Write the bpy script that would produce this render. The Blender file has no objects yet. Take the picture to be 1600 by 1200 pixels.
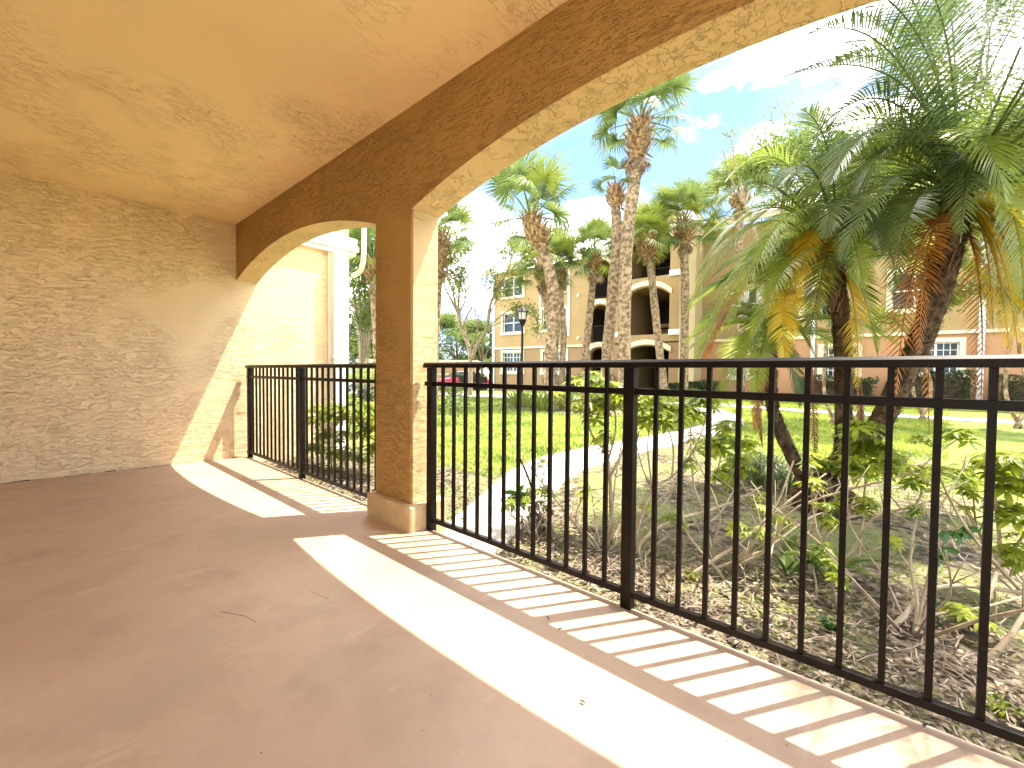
import bpy, math, random
import numpy as np
from mathutils import Vector, Matrix, noise
R = math.radians
rnd = random.Random(7)
S = bpy.context.scene
COL = S.collection

# ------------------------------------------------------------------ camera
F_PX = 665.4; YAW = 0.7172; PITCH = -0.0276; ROLL = 0.0087
CAM = Vector((5.6277, -1.7126, 1.0164))
_fw = Vector((-math.sin(YAW), math.cos(YAW), 0)); _rt = Vector((math.cos(YAW), math.sin(YAW), 0)); _up = Vector((0, 0, 1))
_f = _fw*math.cos(PITCH) + _up*math.sin(PITCH); _u = _up*math.cos(PITCH) - _fw*math.sin(PITCH)
_r = _rt*math.cos(ROLL) + _u*math.sin(ROLL); _v = _u*math.cos(ROLL) - _rt*math.sin(ROLL)
cam = bpy.data.cameras.new('camera'); camo = bpy.data.objects.new('camera', cam); COL.objects.link(camo)
cam.sensor_width = 36; cam.lens = F_PX/1600*36; cam.clip_end = 2000; cam.clip_start = 0.05
camo.matrix_world = Matrix(((_r.x, _v.x, -_f.x, CAM.x), (_r.y, _v.y, -_f.y, CAM.y), (_r.z, _v.z, -_f.z, CAM.z), (0, 0, 0, 1)))
S.camera = camo

def px(x, y, D):            # point seen at photo pixel (x, y), D metres ahead
    return CAM + (_f + _r*((x-800)/F_PX) - _v*((y-600)/F_PX))*D
def pz(x, y, z):            # point at photo pixel on the level z
    d = _f + _r*((x-800)/F_PX) - _v*((y-600)/F_PX); return CAM + d*((z-CAM.z)/d.z)

# ------------------------------------------------------------------ world, sun, exposure
SUN = Vector((0.24, 0.385, 1)).normalized()
EL = math.asin(SUN.z); AZ = math.atan2(SUN.x, SUN.y)
W = bpy.data.worlds.new('World'); S.world = W; W.use_nodes = True
nt = W.node_tree; nt.nodes.clear()
def N(nt, t, **k):
    n = nt.nodes.new(t)
    for a, b in k.items():
        if a.startswith('i_'): n.inputs[a[2:]].default_value = b
        else: setattr(n, a, b)
    return n
sky = N(nt, 'ShaderNodeTexSky', sky_type='NISHITA', sun_disc=False, sun_elevation=EL, sun_rotation=AZ, altitude=0, air_density=.75, dust_density=0.15, ozone_density=4.0)
tc = N(nt, 'ShaderNodeTexCoord'); mp = N(nt, 'ShaderNodeMapping'); mp.inputs['Scale'].default_value = (1, 1, 2.1); mp.inputs['Location'].default_value = (0.35, 0.1, 0.25)
no = N(nt, 'ShaderNodeTexNoise'); no.inputs['Scale'].default_value = 1.9; no.inputs['Detail'].default_value = 7; no.inputs['Roughness'].default_value = .55; no.inputs['Distortion'].default_value = .25
cr = N(nt, 'ShaderNodeValToRGB'); cr.color_ramp.elements[0].position = .44; cr.color_ramp.elements[1].position = .62
no2 = N(nt, 'ShaderNodeTexNoise'); no2.inputs['Scale'].default_value = 3.0; no2.inputs['Detail'].default_value = 4
cr2 = N(nt, 'ShaderNodeValToRGB'); cr2.color_ramp.elements[0].color = (1.9, 2.15, 2.9, 1); cr2.color_ramp.elements[1].color = (46, 44.5, 42, 1); cr2.color_ramp.elements[0].position = .46; cr2.color_ramp.elements[1].position = .60
mx = N(nt, 'ShaderNodeMixRGB'); bg = N(nt, 'ShaderNodeBackground'); bg.inputs[1].default_value = 0.075
ou = N(nt, 'ShaderNodeOutputWorld'); L = nt.links.new
L(tc.outputs['Generated'], mp.inputs[0]); L(mp.outputs[0], no.inputs[0]); L(mp.outputs[0], no2.inputs[0]); L(no.outputs[0], cr.inputs[0]); L(no2.outputs[0], cr2.inputs[0])
L(cr.outputs[0], mx.inputs[0]); L(sky.outputs[0], mx.inputs[1]); L(cr2.outputs[0], mx.inputs[2]); L(mx.outputs[0], bg.inputs[0]); L(bg.outputs[0], ou.inputs[0])
sl = bpy.data.lights.new('sun', 'SUN'); sl.energy = 2.0; sl.angle = R(.5); sl.color = (1, .90, .74)
so = bpy.data.objects.new('sun', sl); COL.objects.link(so); so.rotation_euler = (-SUN).to_track_quat('-Z', 'Y').to_euler()
S.view_settings.view_transform = 'Standard'; S.view_settings.look = 'None'; S.view_settings.gamma = 1; S.view_settings.exposure = 2.85
S.cycles.max_bounces = 10; S.cycles.diffuse_bounces = 6; S.cycles.transparent_max_bounces = 8

# ------------------------------------------------------------------ materials
def mat(name, col, rough=.8, spec=.3, metal=0, bump=None, var=None, trans=0, scale=8, coat=0):
    m = bpy.data.materials.new(name); m.use_nodes = True; t = m.node_tree; b = t.nodes['Principled BSDF']
    b.inputs['Base Color'].default_value = (*col, 1); b.inputs['Roughness'].default_value = rough
    b.inputs['Specular IOR Level'].default_value = spec; b.inputs['Metallic'].default_value = metal
    if coat: b.inputs['Coat Weight'].default_value = coat
    m['b'] = 1
    if var:     # var = (colour2, scale, contrast lo, hi)
        tcn = N(t, 'ShaderNodeTexCoord'); n = N(t, 'ShaderNodeTexNoise'); n.inputs['Scale'].default_value = var[1]; n.inputs['Detail'].default_value = 6
        r = N(t, 'ShaderNodeValToRGB'); r.color_ramp.elements[0].color = (*col, 1); r.color_ramp.elements[1].color = (*var[0], 1)
        r.color_ramp.elements[0].position = var[2] if len(var) > 2 else .35; r.color_ramp.elements[1].position = var[3] if len(var) > 3 else .65
        t.links.new(tcn.outputs['Object'], n.inputs[0]); t.links.new(n.outputs[0], r.inputs[0]); t.links.new(r.outputs[0], b.inputs['Base Color'])
    if bump:    # (scale, strength, distance)
        tcn = N(t, 'ShaderNodeTexCoord'); n = N(t, 'ShaderNodeTexNoise'); n.inputs['Scale'].default_value = bump[0]; n.inputs['Detail'].default_value = 5
        bp = N(t, 'ShaderNodeBump'); bp.inputs['Strength'].default_value = bump[1]; bp.inputs['Distance'].default_value = bump[2]
        t.links.new(tcn.outputs['Object'], n.inputs[0]); t.links.new(n.outputs[0], bp.inputs['Height']); t.links.new(bp.outputs[0], b.inputs['Normal'])
    if trans:
        o = t.nodes['Material Output']; tr = N(t, 'ShaderNodeBsdfTranslucent'); mxn = N(t, 'ShaderNodeMixShader'); mxn.inputs[0].default_value = trans
        src = b.inputs['Base Color'].links[0].from_socket if b.inputs['Base Color'].links else None
        if src: t.links.new(src, tr.inputs[0])
        else: tr.inputs[0].default_value = (*[min(1, c*1.5) for c in col], 1)
        t.links.new(b.outputs[0], mxn.inputs[1]); t.links.new(tr.outputs[0], mxn.inputs[2]); t.links.new(mxn.outputs[0], o.inputs[0])
    return m

def stucco(name, col, strx, depth=.012, strength=.8, amount=(.36, .48), fine=.05, mscale=3.2, col2=None, big=(.35, .45)):
    # skip-trowel stucco: broken plateaus with torn edges stretched along one direction, smooth in between
    m = bpy.data.materials.new(name); m.use_nodes = True; t = m.node_tree; b = t.nodes['Principled BSDF']; l = t.links.new
    b.inputs['Roughness'].default_value = .75; b.inputs['Specular IOR Level'].default_value = .25
    tcn = N(t, 'ShaderNodeTexCoord'); mp = N(t, 'ShaderNodeMapping'); mp.inputs['Scale'].default_value = strx
    l(tcn.outputs['Object'], mp.inputs[0])
    def ramp(src, p0, p1):
        r = N(t, 'ShaderNodeValToRGB'); r.color_ramp.elements[0].position = p0; r.color_ramp.elements[1].position = p1; l(src, r.inputs[0]); return r.outputs[0]
    def noi(vec, sc, det, dist=0, rough=.5):
        n = N(t, 'ShaderNodeTexNoise'); n.inputs['Scale'].default_value = sc; n.inputs['Detail'].default_value = det; n.inputs['Distortion'].default_value = dist; n.inputs['Roughness'].default_value = rough; l(vec, n.inputs[0]); return n.outputs[0]
    def mul(a_, b_):
        q = N(t, 'ShaderNodeMath', operation='MULTIPLY'); l(a_, q.inputs[0])
        if hasattr(b_, 'is_linked'): l(b_, q.inputs[1])
        else: q.inputs[1].default_value = b_
        return q.outputs[0]
    def add(a_, b_): q = N(t, 'ShaderNodeMath', operation='ADD'); l(a_, q.inputs[0]); l(b_, q.inputs[1]); return q.outputs[0]
    mv = mp.outputs[0]; ov = tcn.outputs['Object']
    lay1 = mul(ramp(noi(mv, 5, 5, .5, .6), .50, .525), ramp(noi(ov, mscale, 2), *amount))
    mp2 = N(t, 'ShaderNodeMapping'); mp2.inputs['Location'].default_value = (3.3, 7.1, 1.7); mp2.inputs['Rotation'].default_value = (.25, .25, .3); l(mv, mp2.inputs[0])
    lay2 = mul(ramp(noi(mp2.outputs[0], 9, 5, .4, .62), .53, .555), ramp(noi(ov, mscale*.6, 2), amount[0]+.02, amount[1]))
    h = mul(add(lay1, mul(lay2, .6)), ramp(noi(ov, .8, 2), *big)); h = add(h, mul(noi(ov, 60, 2), fine)); h = add(h, mul(noi(mv, 2.5, 2), .8))
    bp = N(t, 'ShaderNodeBump'); bp.inputs['Strength'].default_value = strength; bp.inputs['Distance'].default_value = depth
    l(h, bp.inputs['Height']); l(bp.outputs[0], b.inputs['Normal'])
    rr = N(t, 'ShaderNodeValToRGB'); rr.color_ramp.elements[0].color = (*col, 1); rr.color_ramp.elements[1].color = (*(col2 or [x*1.1 for x in col]), 1)
    rr.color_ramp.elements[0].position = .35; rr.color_ramp.elements[1].position = .7
    l(noi(ov, .9, 4), rr.inputs[0]); l(rr.outputs[0], b.inputs['Base Color'])
    return m

STUC = stucco('tan_stucco', (.80, .61, .36), (1.7, 1.7, 6.0))
STUC_SHADED = stucco('shaded_beam_stucco', (.40, .235, .075), (1.7, 1.7, 6.0), depth=.015)  # same paint as the reveals, with shade put into the colour
STUC_LIT = stucco('lit_reveal_stucco', (.66, .48, .25), (1.7, 1.7, 6.0), depth=.015)
STUC_BACK = mat('pale_fill_wall', (.82, .79, .72), .8)  # unseen back wall, made pale to bounce fill light into the patio
STUC_CEIL = stucco('ceiling_stucco', (.88, .67, .36), (5.0, 2.0, 2), amount=(.46, .56), big=(.42, .56))
PLINTH = mat('plinth_paint', (.62, .47, .27), .7, bump=(30, .3, .004), var=((.5, .36, .2), 6))
WHITE = mat('white_trim', (.82, .80, .74), .5, bump=(30, .1, .002))
CREAM = mat('cream_trim', (.72, .62, .42), .7, bump=(30, .2, .003))
METAL = mat('dark_bronze_metal', (.003, .002, .0015), .42, .18, bump=(120, .08, .001), var=((.008, .0045, .003), 14))
BLACK = mat('black_metal', (.01, .01, .011), .4)
FARWALL = mat('far_stucco', (.36, .25, .115), .85, bump=(25, .4, .01), var=((.33, .225, .10), 1.2))
FARBASE = mat('far_base_stucco', (.31, .20, .10), .85, bump=(25, .4, .01), var=((.28, .18, .09), 1.2))
FARIN = mat('balcony_inside_stucco', (.40, .28, .14), .85, bump=(25, .4, .01))
FARSHADE = mat('breezeway_shade', (.07, .045, .03), .8)  # shade of the deep recesses put into a dark wall colour
ROOF = mat('pale_roof_tile', (.60, .45, .40), .7, bump=(6, .5, .03), var=((.7, .6, .55), 7))
GLASS = mat('window_glass', (.02, .03, .035), .08, .7)
LAMPG = mat('lamp_glass', (.62, .6, .55), .2, .5)
RED = mat('red_paint', (.55, .01, .04), .2, .6, coat=.6)
TYRE = mat('black_rubber', (.015, .015, .015), .8)
CONC = mat('path_concrete', (.50, .46, .40), .85, bump=(60, .4, .004), var=((.40, .36, .31), 2.5))
ROAD = mat('parking_asphalt', (.16, .155, .15), .9, bump=(80, .4, .005), var=((.2, .19, .18), 4))
TRUNK = mat('sabal_bark', (.15, .095, .05), .9, bump=(30, 1, .03), var=((.40, .29, .175), 9, .4, .6))
BOOT = mat('palm_boot', (.17, .09, .04), .85, var=((.40, .26, .13), 8, .42, .58))
BOOTD = mat('dark_palm_fibre', (.09, .045, .025), .9, var=((.22, .12, .06), 12))
DTRUNK = mat('date_trunk', (.05, .033, .02), .95, bump=(60, 1, .02), var=((.15, .10, .06), 18))
BARK = mat('pale_smooth_bark', (.36, .28, .19), .8, bump=(40, .5, .01), var=((.24, .18, .12), 7))
TWIG = mat('shrub_bark', (.50, .43, .31), .85, bump=(70, .6, .006), var=((.26, .20, .13), 9))
DARKT = mat('dark_twig', (.07, .045, .03), .9)
def leafm(n, c, c2, tr=.35, rough=.45, sc=3): return mat(n, c, rough, .4, var=(c2, sc), trans=tr)
G_SAB = leafm('sabal_leaf', (.10, .16, .045), (.22, .28, .08), .42)
G_SABY = leafm('sabal_leaf_yellow', (.18, .24, .04), (.30, .34, .06))
G_SABB = leafm('dead_fan_leaf', (.25, .15, .08), (.4, .28, .17), .2)
G_DATE = leafm('date_leaf', (.065, .11, .035), (.16, .22, .07), .4, .25)
G_DATEL = leafm('date_leaf_light', (.19, .28, .045), (.36, .42, .08), .5, .28)
G_YEL = leafm('yellow_frond_leaf', (.46, .36, .02), (.76, .47, .02), .45, .45, 2.2)
G_ORA = leafm('orange_frond_leaf', (.22, .065, .015), (.52, .22, .03), .35, .5, 4)
G_BRN = leafm('brown_frond_leaf', (.14, .05, .02), (.28, .11, .03), .2)
RACH = mat('frond_stalk', (.20, .22, .07), .5, var=((.3, .3, .12), 8))
G_SCH = leafm('schefflera_leaf', (.14, .22, .025), (.44, .50, .04), .5, .4, 9)
G_SCHD = leafm('dark_glossy_leaf', (.025, .09, .015), (.05, .14, .02), .25, .25)
G_MYR = leafm('myrtle_leaf', (.13, .19, .03), (.32, .34, .05), .4)
G_TREE = leafm('tree_leaf', (.10, .17, .035), (.25, .32, .08), .45)
G_HEDGE = leafm('hedge_leaf', (.02, .045, .012), (.06, .10, .02), .2, .4, 6)
G_FLAX = leafm('flax_leaf', (.10, .15, .05), (.30, .34, .17), .3, .4, 25)
G_FERN = leafm('fern_leaf', (.12, .19, .03), (.2, .28, .05), .4)
GRASS = leafm('grass_blade', (.15, .23, .025), (.42, .45, .06), .4, .5, 1.1)
LITTER = mat('dead_leaf', (.06, .042, .03), .8, var=((.42, .345, .25), 25, .42, .62))
STICK = mat('dead_stick', (.42, .34, .26), .9, var=((.18, .13, .09), 8))

# floor paint with faint scuffs
FLOOR = mat('pink_tan_floor_paint', (.47, .33, .225), .5, .35, bump=(45, .12, .002), var=((.52, .37, .265), 1.3))
t = FLOOR.node_tree; b = t.nodes['Principled BSDF']; src = b.inputs['Base Color'].links[0].from_socket; tcn = N(t, 'ShaderNodeTexCoord')
for sc, det, lo, hi, colr, fac, stretch in ((3.2, 8, .50, .72, (.30, .205, .145, 1), .45, (1, 1, 1)), (9, 10, .60, .70, (.62, .48, .37, 1), .5, (1, .35, 1)), (70, 3, .68, .74, (.22, .15, .10, 1), .5, (1, 1, 1)), (1.1, 5, .52, .62, (.36, .27, .21, 1), .35, (1, 1, 1))):
    mpp = N(t, 'ShaderNodeMapping'); mpp.inputs['Scale'].default_value = stretch; mpp.inputs['Location'].default_value = (sc, sc*.3, 0); nz = N(t, 'ShaderNodeTexNoise'); nz.inputs['Scale'].default_value = sc; nz.inputs['Detail'].default_value = det; nz.inputs['Roughness'].default_value = .65
    rr = N(t, 'ShaderNodeValToRGB'); rr.color_ramp.elements[0].position = lo; rr.color_ramp.elements[1].position = hi; rr.color_ramp.elements[1].color = (fac, fac, fac, 1); mxx = N(t, 'ShaderNodeMixRGB'); mxx.inputs[2].default_value = colr
    t.links.new(tcn.outputs['Object'], mpp.inputs[0]); t.links.new(mpp.outputs[0], nz.inputs[0]); t.links.new(nz.outputs[0], rr.inputs[0]); t.links.new(rr.outputs[0], mxx.inputs[0]); t.links.new(src, mxx.inputs[1]); src = mxx.outputs[0]
t.links.new(src, b.inputs['Base Color'])
nz = N(t, 'ShaderNodeTexNoise'); nz.inputs['Scale'].default_value = 2.5; nz.inputs['Detail'].default_value = 6; rr = N(t, 'ShaderNodeValToRGB'); rr.color_ramp.elements[0].color = (.38, .38, .38, 1); rr.color_ramp.elements[1].color = (.7, .7, .7, 1); t.links.new(tcn.outputs['Object'], nz.inputs[0]); t.links.new(nz.outputs[0], rr.inputs[0]); t.links.new(rr.outputs[0], b.inputs['Roughness'])
# ground: mulch with moss, lawn soil
GROUND = mat('soil', (.05, .038, .025), .95, bump=(18, 1, .03), var=((.25, .205, .14), 14, .42, .6))
t = GROUND.node_tree; b = t.nodes['Principled BSDF']; src = b.inputs['Base Color'].links[0].from_socket
tcn = N(t, 'ShaderNodeTexCoord'); nz = N(t, 'ShaderNodeTexNoise'); nz.inputs['Scale'].default_value = 1.3; nz.inputs['Detail'].default_value = 9; nz.inputs['Roughness'].default_value = .7
rr = N(t, 'ShaderNodeValToRGB'); rr.color_ramp.elements[0].position = .44; rr.color_ramp.elements[1].position = .56
mxx = N(t, 'ShaderNodeMixRGB'); mxx.inputs[2].default_value = (.19, .20, .075, 1)
t.links.new(tcn.outputs['Object'], nz.inputs[0]); t.links.new(nz.outputs[0], rr.inputs[0]); t.links.new(rr.outputs[0], mxx.inputs[0]); t.links.new(src, mxx.inputs[1]); t.links.new(mxx.outputs[0], b.inputs['Base Color'])
LAWN = mat('lawn_base', (.13, .19, .03), .95, bump=(30, .8, .03), var=((.28, .32, .06), 2.2))

# ------------------------------------------------------------------ helpers
class MB:
    def __init__(s): s.v = []; s.f = []
    def quad(s, a, b, c, d): i = len(s.v); s.v += [a, b, c, d]; s.f.append((i, i+1, i+2, i+3))
    def tri(s, a, b, c): i = len(s.v); s.v += [a, b, c]; s.f.append((i, i+1, i+2))
    def box(s, x0, x1, y0, y1, z0, z1, fn=None):
        P = [Vector((x, y, z)) for z in (z0, z1) for y in (y0, y1) for x in (x0, x1)]
        if fn: P = [fn(p) for p in P]
        i = len(s.v); s.v += P
        for q in ((0, 2, 3, 1), (4, 5, 7, 6), (0, 1, 5, 4), (2, 6, 7, 3), (0, 4, 6, 2), (1, 3, 7, 5)): s.f.append(tuple(i+k for k in q))
    def tube(s, pts, rad, n=8, cap=True, jit=0):
        pts = [Vector(p) for p in pts]
        if not hasattr(rad, '__len__'): rad = [rad]*len(pts)
        i0 = len(s.v); ref = Vector((0, 0, 1)); u = None
        for k, p in enumerate(pts):
            t = (pts[min(k+1, len(pts)-1)]-pts[max(k-1, 0)])
            t = t.normalized() if t.length > 1e-9 else Vector((0, 0, 1))
            if u is None:
                u = t.cross(Vector((.3, .9, .1))).normalized()
            u = (u-t*u.dot(t)).normalized(); w = t.cross(u)
            for j in range(n):
                a = 2*math.pi*j/n; rr_ = rad[k]*(1+(rnd.uniform(-jit, jit) if jit else 0))
                s.v.append(p+(u*math.cos(a)+w*math.sin(a))*rr_)
        for k in range(len(pts)-1):
            for j in range(n):
                a = i0+k*n+j; b = i0+k*n+(j+1) % n; s.f.append((a, b, b+n, a+n))
        if cap: s.f.append(tuple(i0+j for j in reversed(range(n)))); s.f.append(tuple(i0+(len(pts)-1)*n+j for j in range(n)))
    def prism(s, prof, axis_pts):      # prof list of (a,b) in the plane given by fn -> list of two point mappers
        A, B = axis_pts; n = len(prof); i = len(s.v)
        s.v += [A(*q) for q in prof]+[B(*q) for q in prof]
        for j in range(n): s.f.append((i+j, i+(j+1) % n, i+n+(j+1) % n, i+n+j))
        s.f.append(tuple(i+j for j in reversed(range(n)))); s.f.append(tuple(i+n+j for j in range(n)))
    def build(s, name, m, parent=None, smooth=False, bevel=0, kind=None):
        me = bpy.data.meshes.new(name); off = parent_world(parent)
        me.from_pydata([tuple(Vector(v)-off) for v in s.v], [], s.f); me.materials.append(m)
        if smooth: me.polygons.foreach_set('use_smooth', [True]*len(me.polygons))
        me.update(); o = bpy.data.objects.new(name, me); COL.objects.link(o)
        if parent: o.parent = parent
        if bevel:
            bv = o.modifiers.new('bevel', 'BEVEL'); bv.width = bevel; bv.segments = 2; bv.limit_method = 'ANGLE'
        if kind: o['kind'] = kind
        return o
def parent_world(p):
    v = Vector((0, 0, 0))
    while p: v = v+p.location; p = p.parent
    return v
def thing(name, loc, label, cat, group=None):
    o = bpy.data.objects.new(name, None); o.empty_display_size = .1; COL.objects.link(o); o.location = loc; return tag(o, label, cat, group)
def tag(o, label, cat, group=None):
    o['label'] = label; o['category'] = cat
    if group: o['group'] = group
    return o
def single(name, mb, m, loc, label, cat, group=None, **k):      # a thing that is one mesh
    e = mb.build(name, m, **k); loc = Vector(loc); e.data.transform(Matrix.Translation(-loc)); e.location = loc
    return tag(e, label, cat, group)
def arc(p0, p1, p2, n):
    p0, p1, p2 = Vector(p0), Vector(p1), Vector(p2)
    return [p0*(1-t)**2+p1*2*t*(1-t)+p2*t*t for t in [i/n for i in range(n+1)]]
def smoothpath(P, k=4):
    P = [Vector(p) for p in P]; out = []
    for i in range(len(P)-1):
        a = P[max(i-1, 0)]; b = P[i]; c = P[i+1]; d = P[min(i+2, len(P)-1)]
        for j in range(k):
            t = j/k; out.append(.5*((2*b)+(c-a)*t+(2*a-5*b+4*c-d)*t*t+(3*b-a-3*c+d)*t**3))
    out.append(P[-1]); return out
def lerp(a, b, t): return a+(b-a)*t
def rot_basis(d, roll=0):       # matrix columns X=d
    d = d.normalized(); s = d.cross(Vector((0, 0, 1)))
    s = s.normalized() if s.length > 1e-4 else Vector((0, 1, 0))
    u = s.cross(d); m = Matrix((d, -s, u)).transposed()
    return m @ Matrix.Rotation(roll, 3, 'X')
GZ = -.08
def gz(x, y):       # ground level: flat near the porch, falling away towards the parking lot
    d = max(0, -x*.8+(y-12)*.5-10); return GZ - min(.45, d*.03)

# ------------------------------------------------------------------ ground, path, road, lawn
mb = MB(); xs = [-300, -120, -60]+[-40+2*i for i in range(0, 36)]+[60, 120, 300]; ys = [-60, -20, -4, .06]+[1+i*2 for i in range(0, 24)]+[60, 120, 300]
for i in range(len(xs)-1):
    for j in range(len(ys)-1):
        q = [(xs[i], ys[j]), (xs[i+1], ys[j]), (xs[i+1], ys[j+1]), (xs[i], ys[j+1])]
        mb.quad(*[Vector((a, b, gz(a, b)-(.006))) for a, b in q])
o = mb.build('ground', GROUND, kind='structure')

PL = [(-.3, 3.2), (.3, 3.3), (1.0, 2.95), (1.8, 2.55), (2.6, 2.35), (3.8, 2.42), (6.4, 2.75), (8.2, 2.75), (10, 2.2), (12.4, 1.0)]   # (y, x) left edge
PR = [(-.3, 4.0), (.3, 3.85), (1.0, 3.62), (1.8, 3.25), (2.6, 3.12), (3.8, 3.15), (6.4, 3.4), (8.2, 3.45), (10, 3.0), (12.4, 1.9)]
def interp(tab, y):
    if y <= tab[0][0]: return tab[0][1]
    for (a, b), (c, d) in zip(tab, tab[1:]):
        if y <= c: return b+(d-b)*(y-a)/(c-a)
    return tab[-1][1]
mb = MB(); ysp = [.07+i*.25 for i in range(50)]
for a, b in zip(ysp, ysp[1:]):
    mb.box(0, 1, 0, 1, 0, 1, fn=lambda p: Vector((lerp(interp(PL, lerp(a, b-.02*(int(a*4) % 5 == 0), p.y)), interp(PR, lerp(a, b, p.y)), p.x), lerp(a, b, p.y), lerp(-.16, -.058, p.z))))
mb.build('garden_path', CONC, kind='structure')
FARP = lambda x: 14.1-.28*(x-.5) if x < 4 else 13.1+.06*(x-4)      # far footpath, near edge y
mb = MB(); xx = [1+.7*i for i in range(40)]
for a, b in zip(xx, xx[1:]):
    mb.box(0, 1, 0, 1, 0, 1, fn=lambda p: Vector((lerp(a, b, p.x), FARP(lerp(a, b, p.x))+p.y*1.1, lerp(-.16, -.060, p.z))))
mb.build('far_footpath', CONC, kind='structure')
mb = MB()
rp = [(-24, 6.2, 11.6), (-18, 7.4, 12.6), (-12, 9.6, 13.2), (-7, 11.4, 13.9), (-3, 12.6, 14.4), (1.0, 13.7, 14.9)]
for (x0, a0, b0), (x1, a1, b1) in zip(rp, rp[1:]):
    mb.quad(Vector((x0, a0, gz(x0, a0)+.004)), Vector((x1, a1, gz(x1, a1)+.004)), Vector((x1, b1, gz(x1, b1)+.004)), Vector((x0, b0, gz(x0, b0)+.004)))
mb.build('driveway', CONC, kind='structure')
mb = MB()
mb.quad(*[Vector((a, b, gz(a, b)+.012)) for a, b in ((-70, 14), (-24, 14), (-24, 60), (-70, 60))])
mb.build('parking_lot', ROAD, kind='structure')

def lawn(x, y):
    if y < 1.2 or y > 19: return 0
    l, r = interp(PL, y), interp(PR, y)
    if y < 12.6 and l-.05 < x < r+.05: return 0
    if x > 1 and FARP(x)-.05 < y < FARP(x)+1.15: return 0
    if x < 1:
        for (x0, a0, b0), (x1, a1, b1) in zip(rp, rp[1:]):
            if x0 <= x <= x1:
                t_ = (x-x0)/(x1-x0)
                if lerp(a0, a1, t_) < y < lerp(b0, b1, t_): return 0
    if ((x+1.6)/2.6)**2+((y-9.3)/1.8)**2 < 1: return .12      # mulch island under the palms
    if x < l:
        e = 1.4+.35*noise.noise((x*.8, 0, 3)); 
        return 0 if y < e else min(1, (y-e)/.8+.25)
    n_ = noise.noise((x*.7, y*.7, 1.5))*.9
    e = 4.6+n_-(.25*(x-5)); return 0 if y < e-1.2 else (.15 if y < e else min(1, .35+(y-e)/1.5))
mb = MB()
st = .5
for i in range(-40, 44):
    for j in range(2, 44):
        x, y = i*st, j*st
        if lawn(x+.25, y+.25) > .3 or (y > 17 and x > -14): mb.quad(*[Vector((a, b, gz(a, b)-.002)) for a, b in ((x, y), (x+st, y), (x+st, y+st), (x, y+st))])
mb.build('lawn', LAWN, kind='structure')
# grass blades
rs = np.random.RandomState(3)
def fast(name, V, Fc, m, kind=None, smooth=False):
    me = bpy.data.meshes.new(name); me.from_pydata(V, [], Fc); me.materials.append(m); o = bpy.data.objects.new(name, me); COL.objects.link(o)
    if kind: o['kind'] = kind
    return o
V = []; Fc = []
cnt = 0
while cnt < 95000:
    # choose more blades near the camera
    D = 2.8+ (rs.rand()**1.7)*17; a = rs.uniform(-.95, .98)
    P = CAM+_fw*D+_rt*a*D*1.05; x, y = P.x, P.y
    if rs.rand() > lawn(x, y): cnt += .3; continue
    cnt += 1; z = gz(x, y); s = .75+D*.07; h = rs.uniform(.02, .055)*s; w = rs.uniform(.0035, .006)*s
    an = rs.uniform(0, 6.28); dx, dy = math.cos(an)*w, math.sin(an)*w; lx, ly = rs.uniform(-.03, .03, 2)*s
    i = len(V); V += [(x-dx, y-dy, z), (x+dx, y+dy, z), (x+dx*.7+lx*.5, y+dy*.7+ly*.5, z+h*.6), (x-dx*.7+lx*.5, y-dy*.7+ly*.5, z+h*.6), (x+lx*1.3, y+ly*1.3, z+h)]
    Fc += [(i, i+1, i+2, i+3), (i+3, i+2, i+4)]
o = fast('grass', V, Fc, GRASS, 'stuff'); tag(o, 'sunlit yellow green lawn grass beyond the railing', 'grass')
# moss tufts on the bare ground + leaf litter + sticks
V = []; Fc = []
for k in range(9000):
    x = rs.uniform(3.5, 9); y = rs.uniform(1.2, 6)
    if interp(PL, y)-.05 < x < interp(PR, y)+.05 or noise.noise((x*1.3, y*1.3, 7))<-.05: continue
    z = GZ; h = rs.uniform(.008, .025); w = .004; an = rs.uniform(0, 6.28); dx, dy = math.cos(an)*w, math.sin(an)*w; lx, ly = rs.uniform(-.025, .025, 2)
    i = len(V); V += [(x-dx, y-dy, z-.004), (x+dx, y+dy, z-.004), (x+lx, y+ly, z+h)]; Fc.append((i, i+1, i+2))
o = fast('moss', V, Fc, GRASS, 'stuff'); tag(o, 'thin green moss and weed sprouts on the bare shaded soil', 'moss')
V = []; Fc = []
def leaf_at(x, y, z, s):
    an = rs.uniform(0, 6.28); c, sn = math.cos(an), math.sin(an); t1, t2 = rs.uniform(-.5, .5, 2); i = len(V)
    for a, b, u in ((-1, 0, .0), (-.3, .38, .25), (.4, .34, .3), (1, 0, .05), (.4, -.34, .28), (-.3, -.38, .2)):
        V.append((x+(a*c-b*sn)*s, y+(a*sn+b*c)*s, z+.004+s*(u*.8+.35*abs(t1)*a+.35*t2*b+.15)))
    Fc.extend([(i, i+1, i+2, i+3), (i, i+3, i+4, i+5)])
for k in range(12500):
    x = rs.uniform(.2, 7.3); y = .08+abs(rs.normal(0, .75)) if rs.rand() < .8 else rs.uniform(.1, 4)
    if interp(PL, y)-.02 < x < interp(PR, y)+.02 and rs.rand() > .06: continue
    if x < 2.9 and y > 1.6: continue
    if y > 1.1 and rs.rand() < .5: continue
    leaf_at(x, y, GZ+rs.uniform(0, .02), rs.uniform(.010, .026))
for k in range(900):     # island and lawn edge
    x = rs.normal(-1.6, 1.3); y = rs.normal(9.0, .9); leaf_at(x, y, GZ, rs.uniform(.02, .05))
for k in range(700):
    x = rs.uniform(-.5, 2.4); y = rs.normal(1.5, .25); leaf_at(x, y, GZ, rs.uniform(.012, .03))
o = fast('leaf_litter', V, Fc, LITTER, 'stuff'); tag(o, 'brown dead leaves and mulch covering the soil beyond the railing', 'leaf litter')
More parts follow.
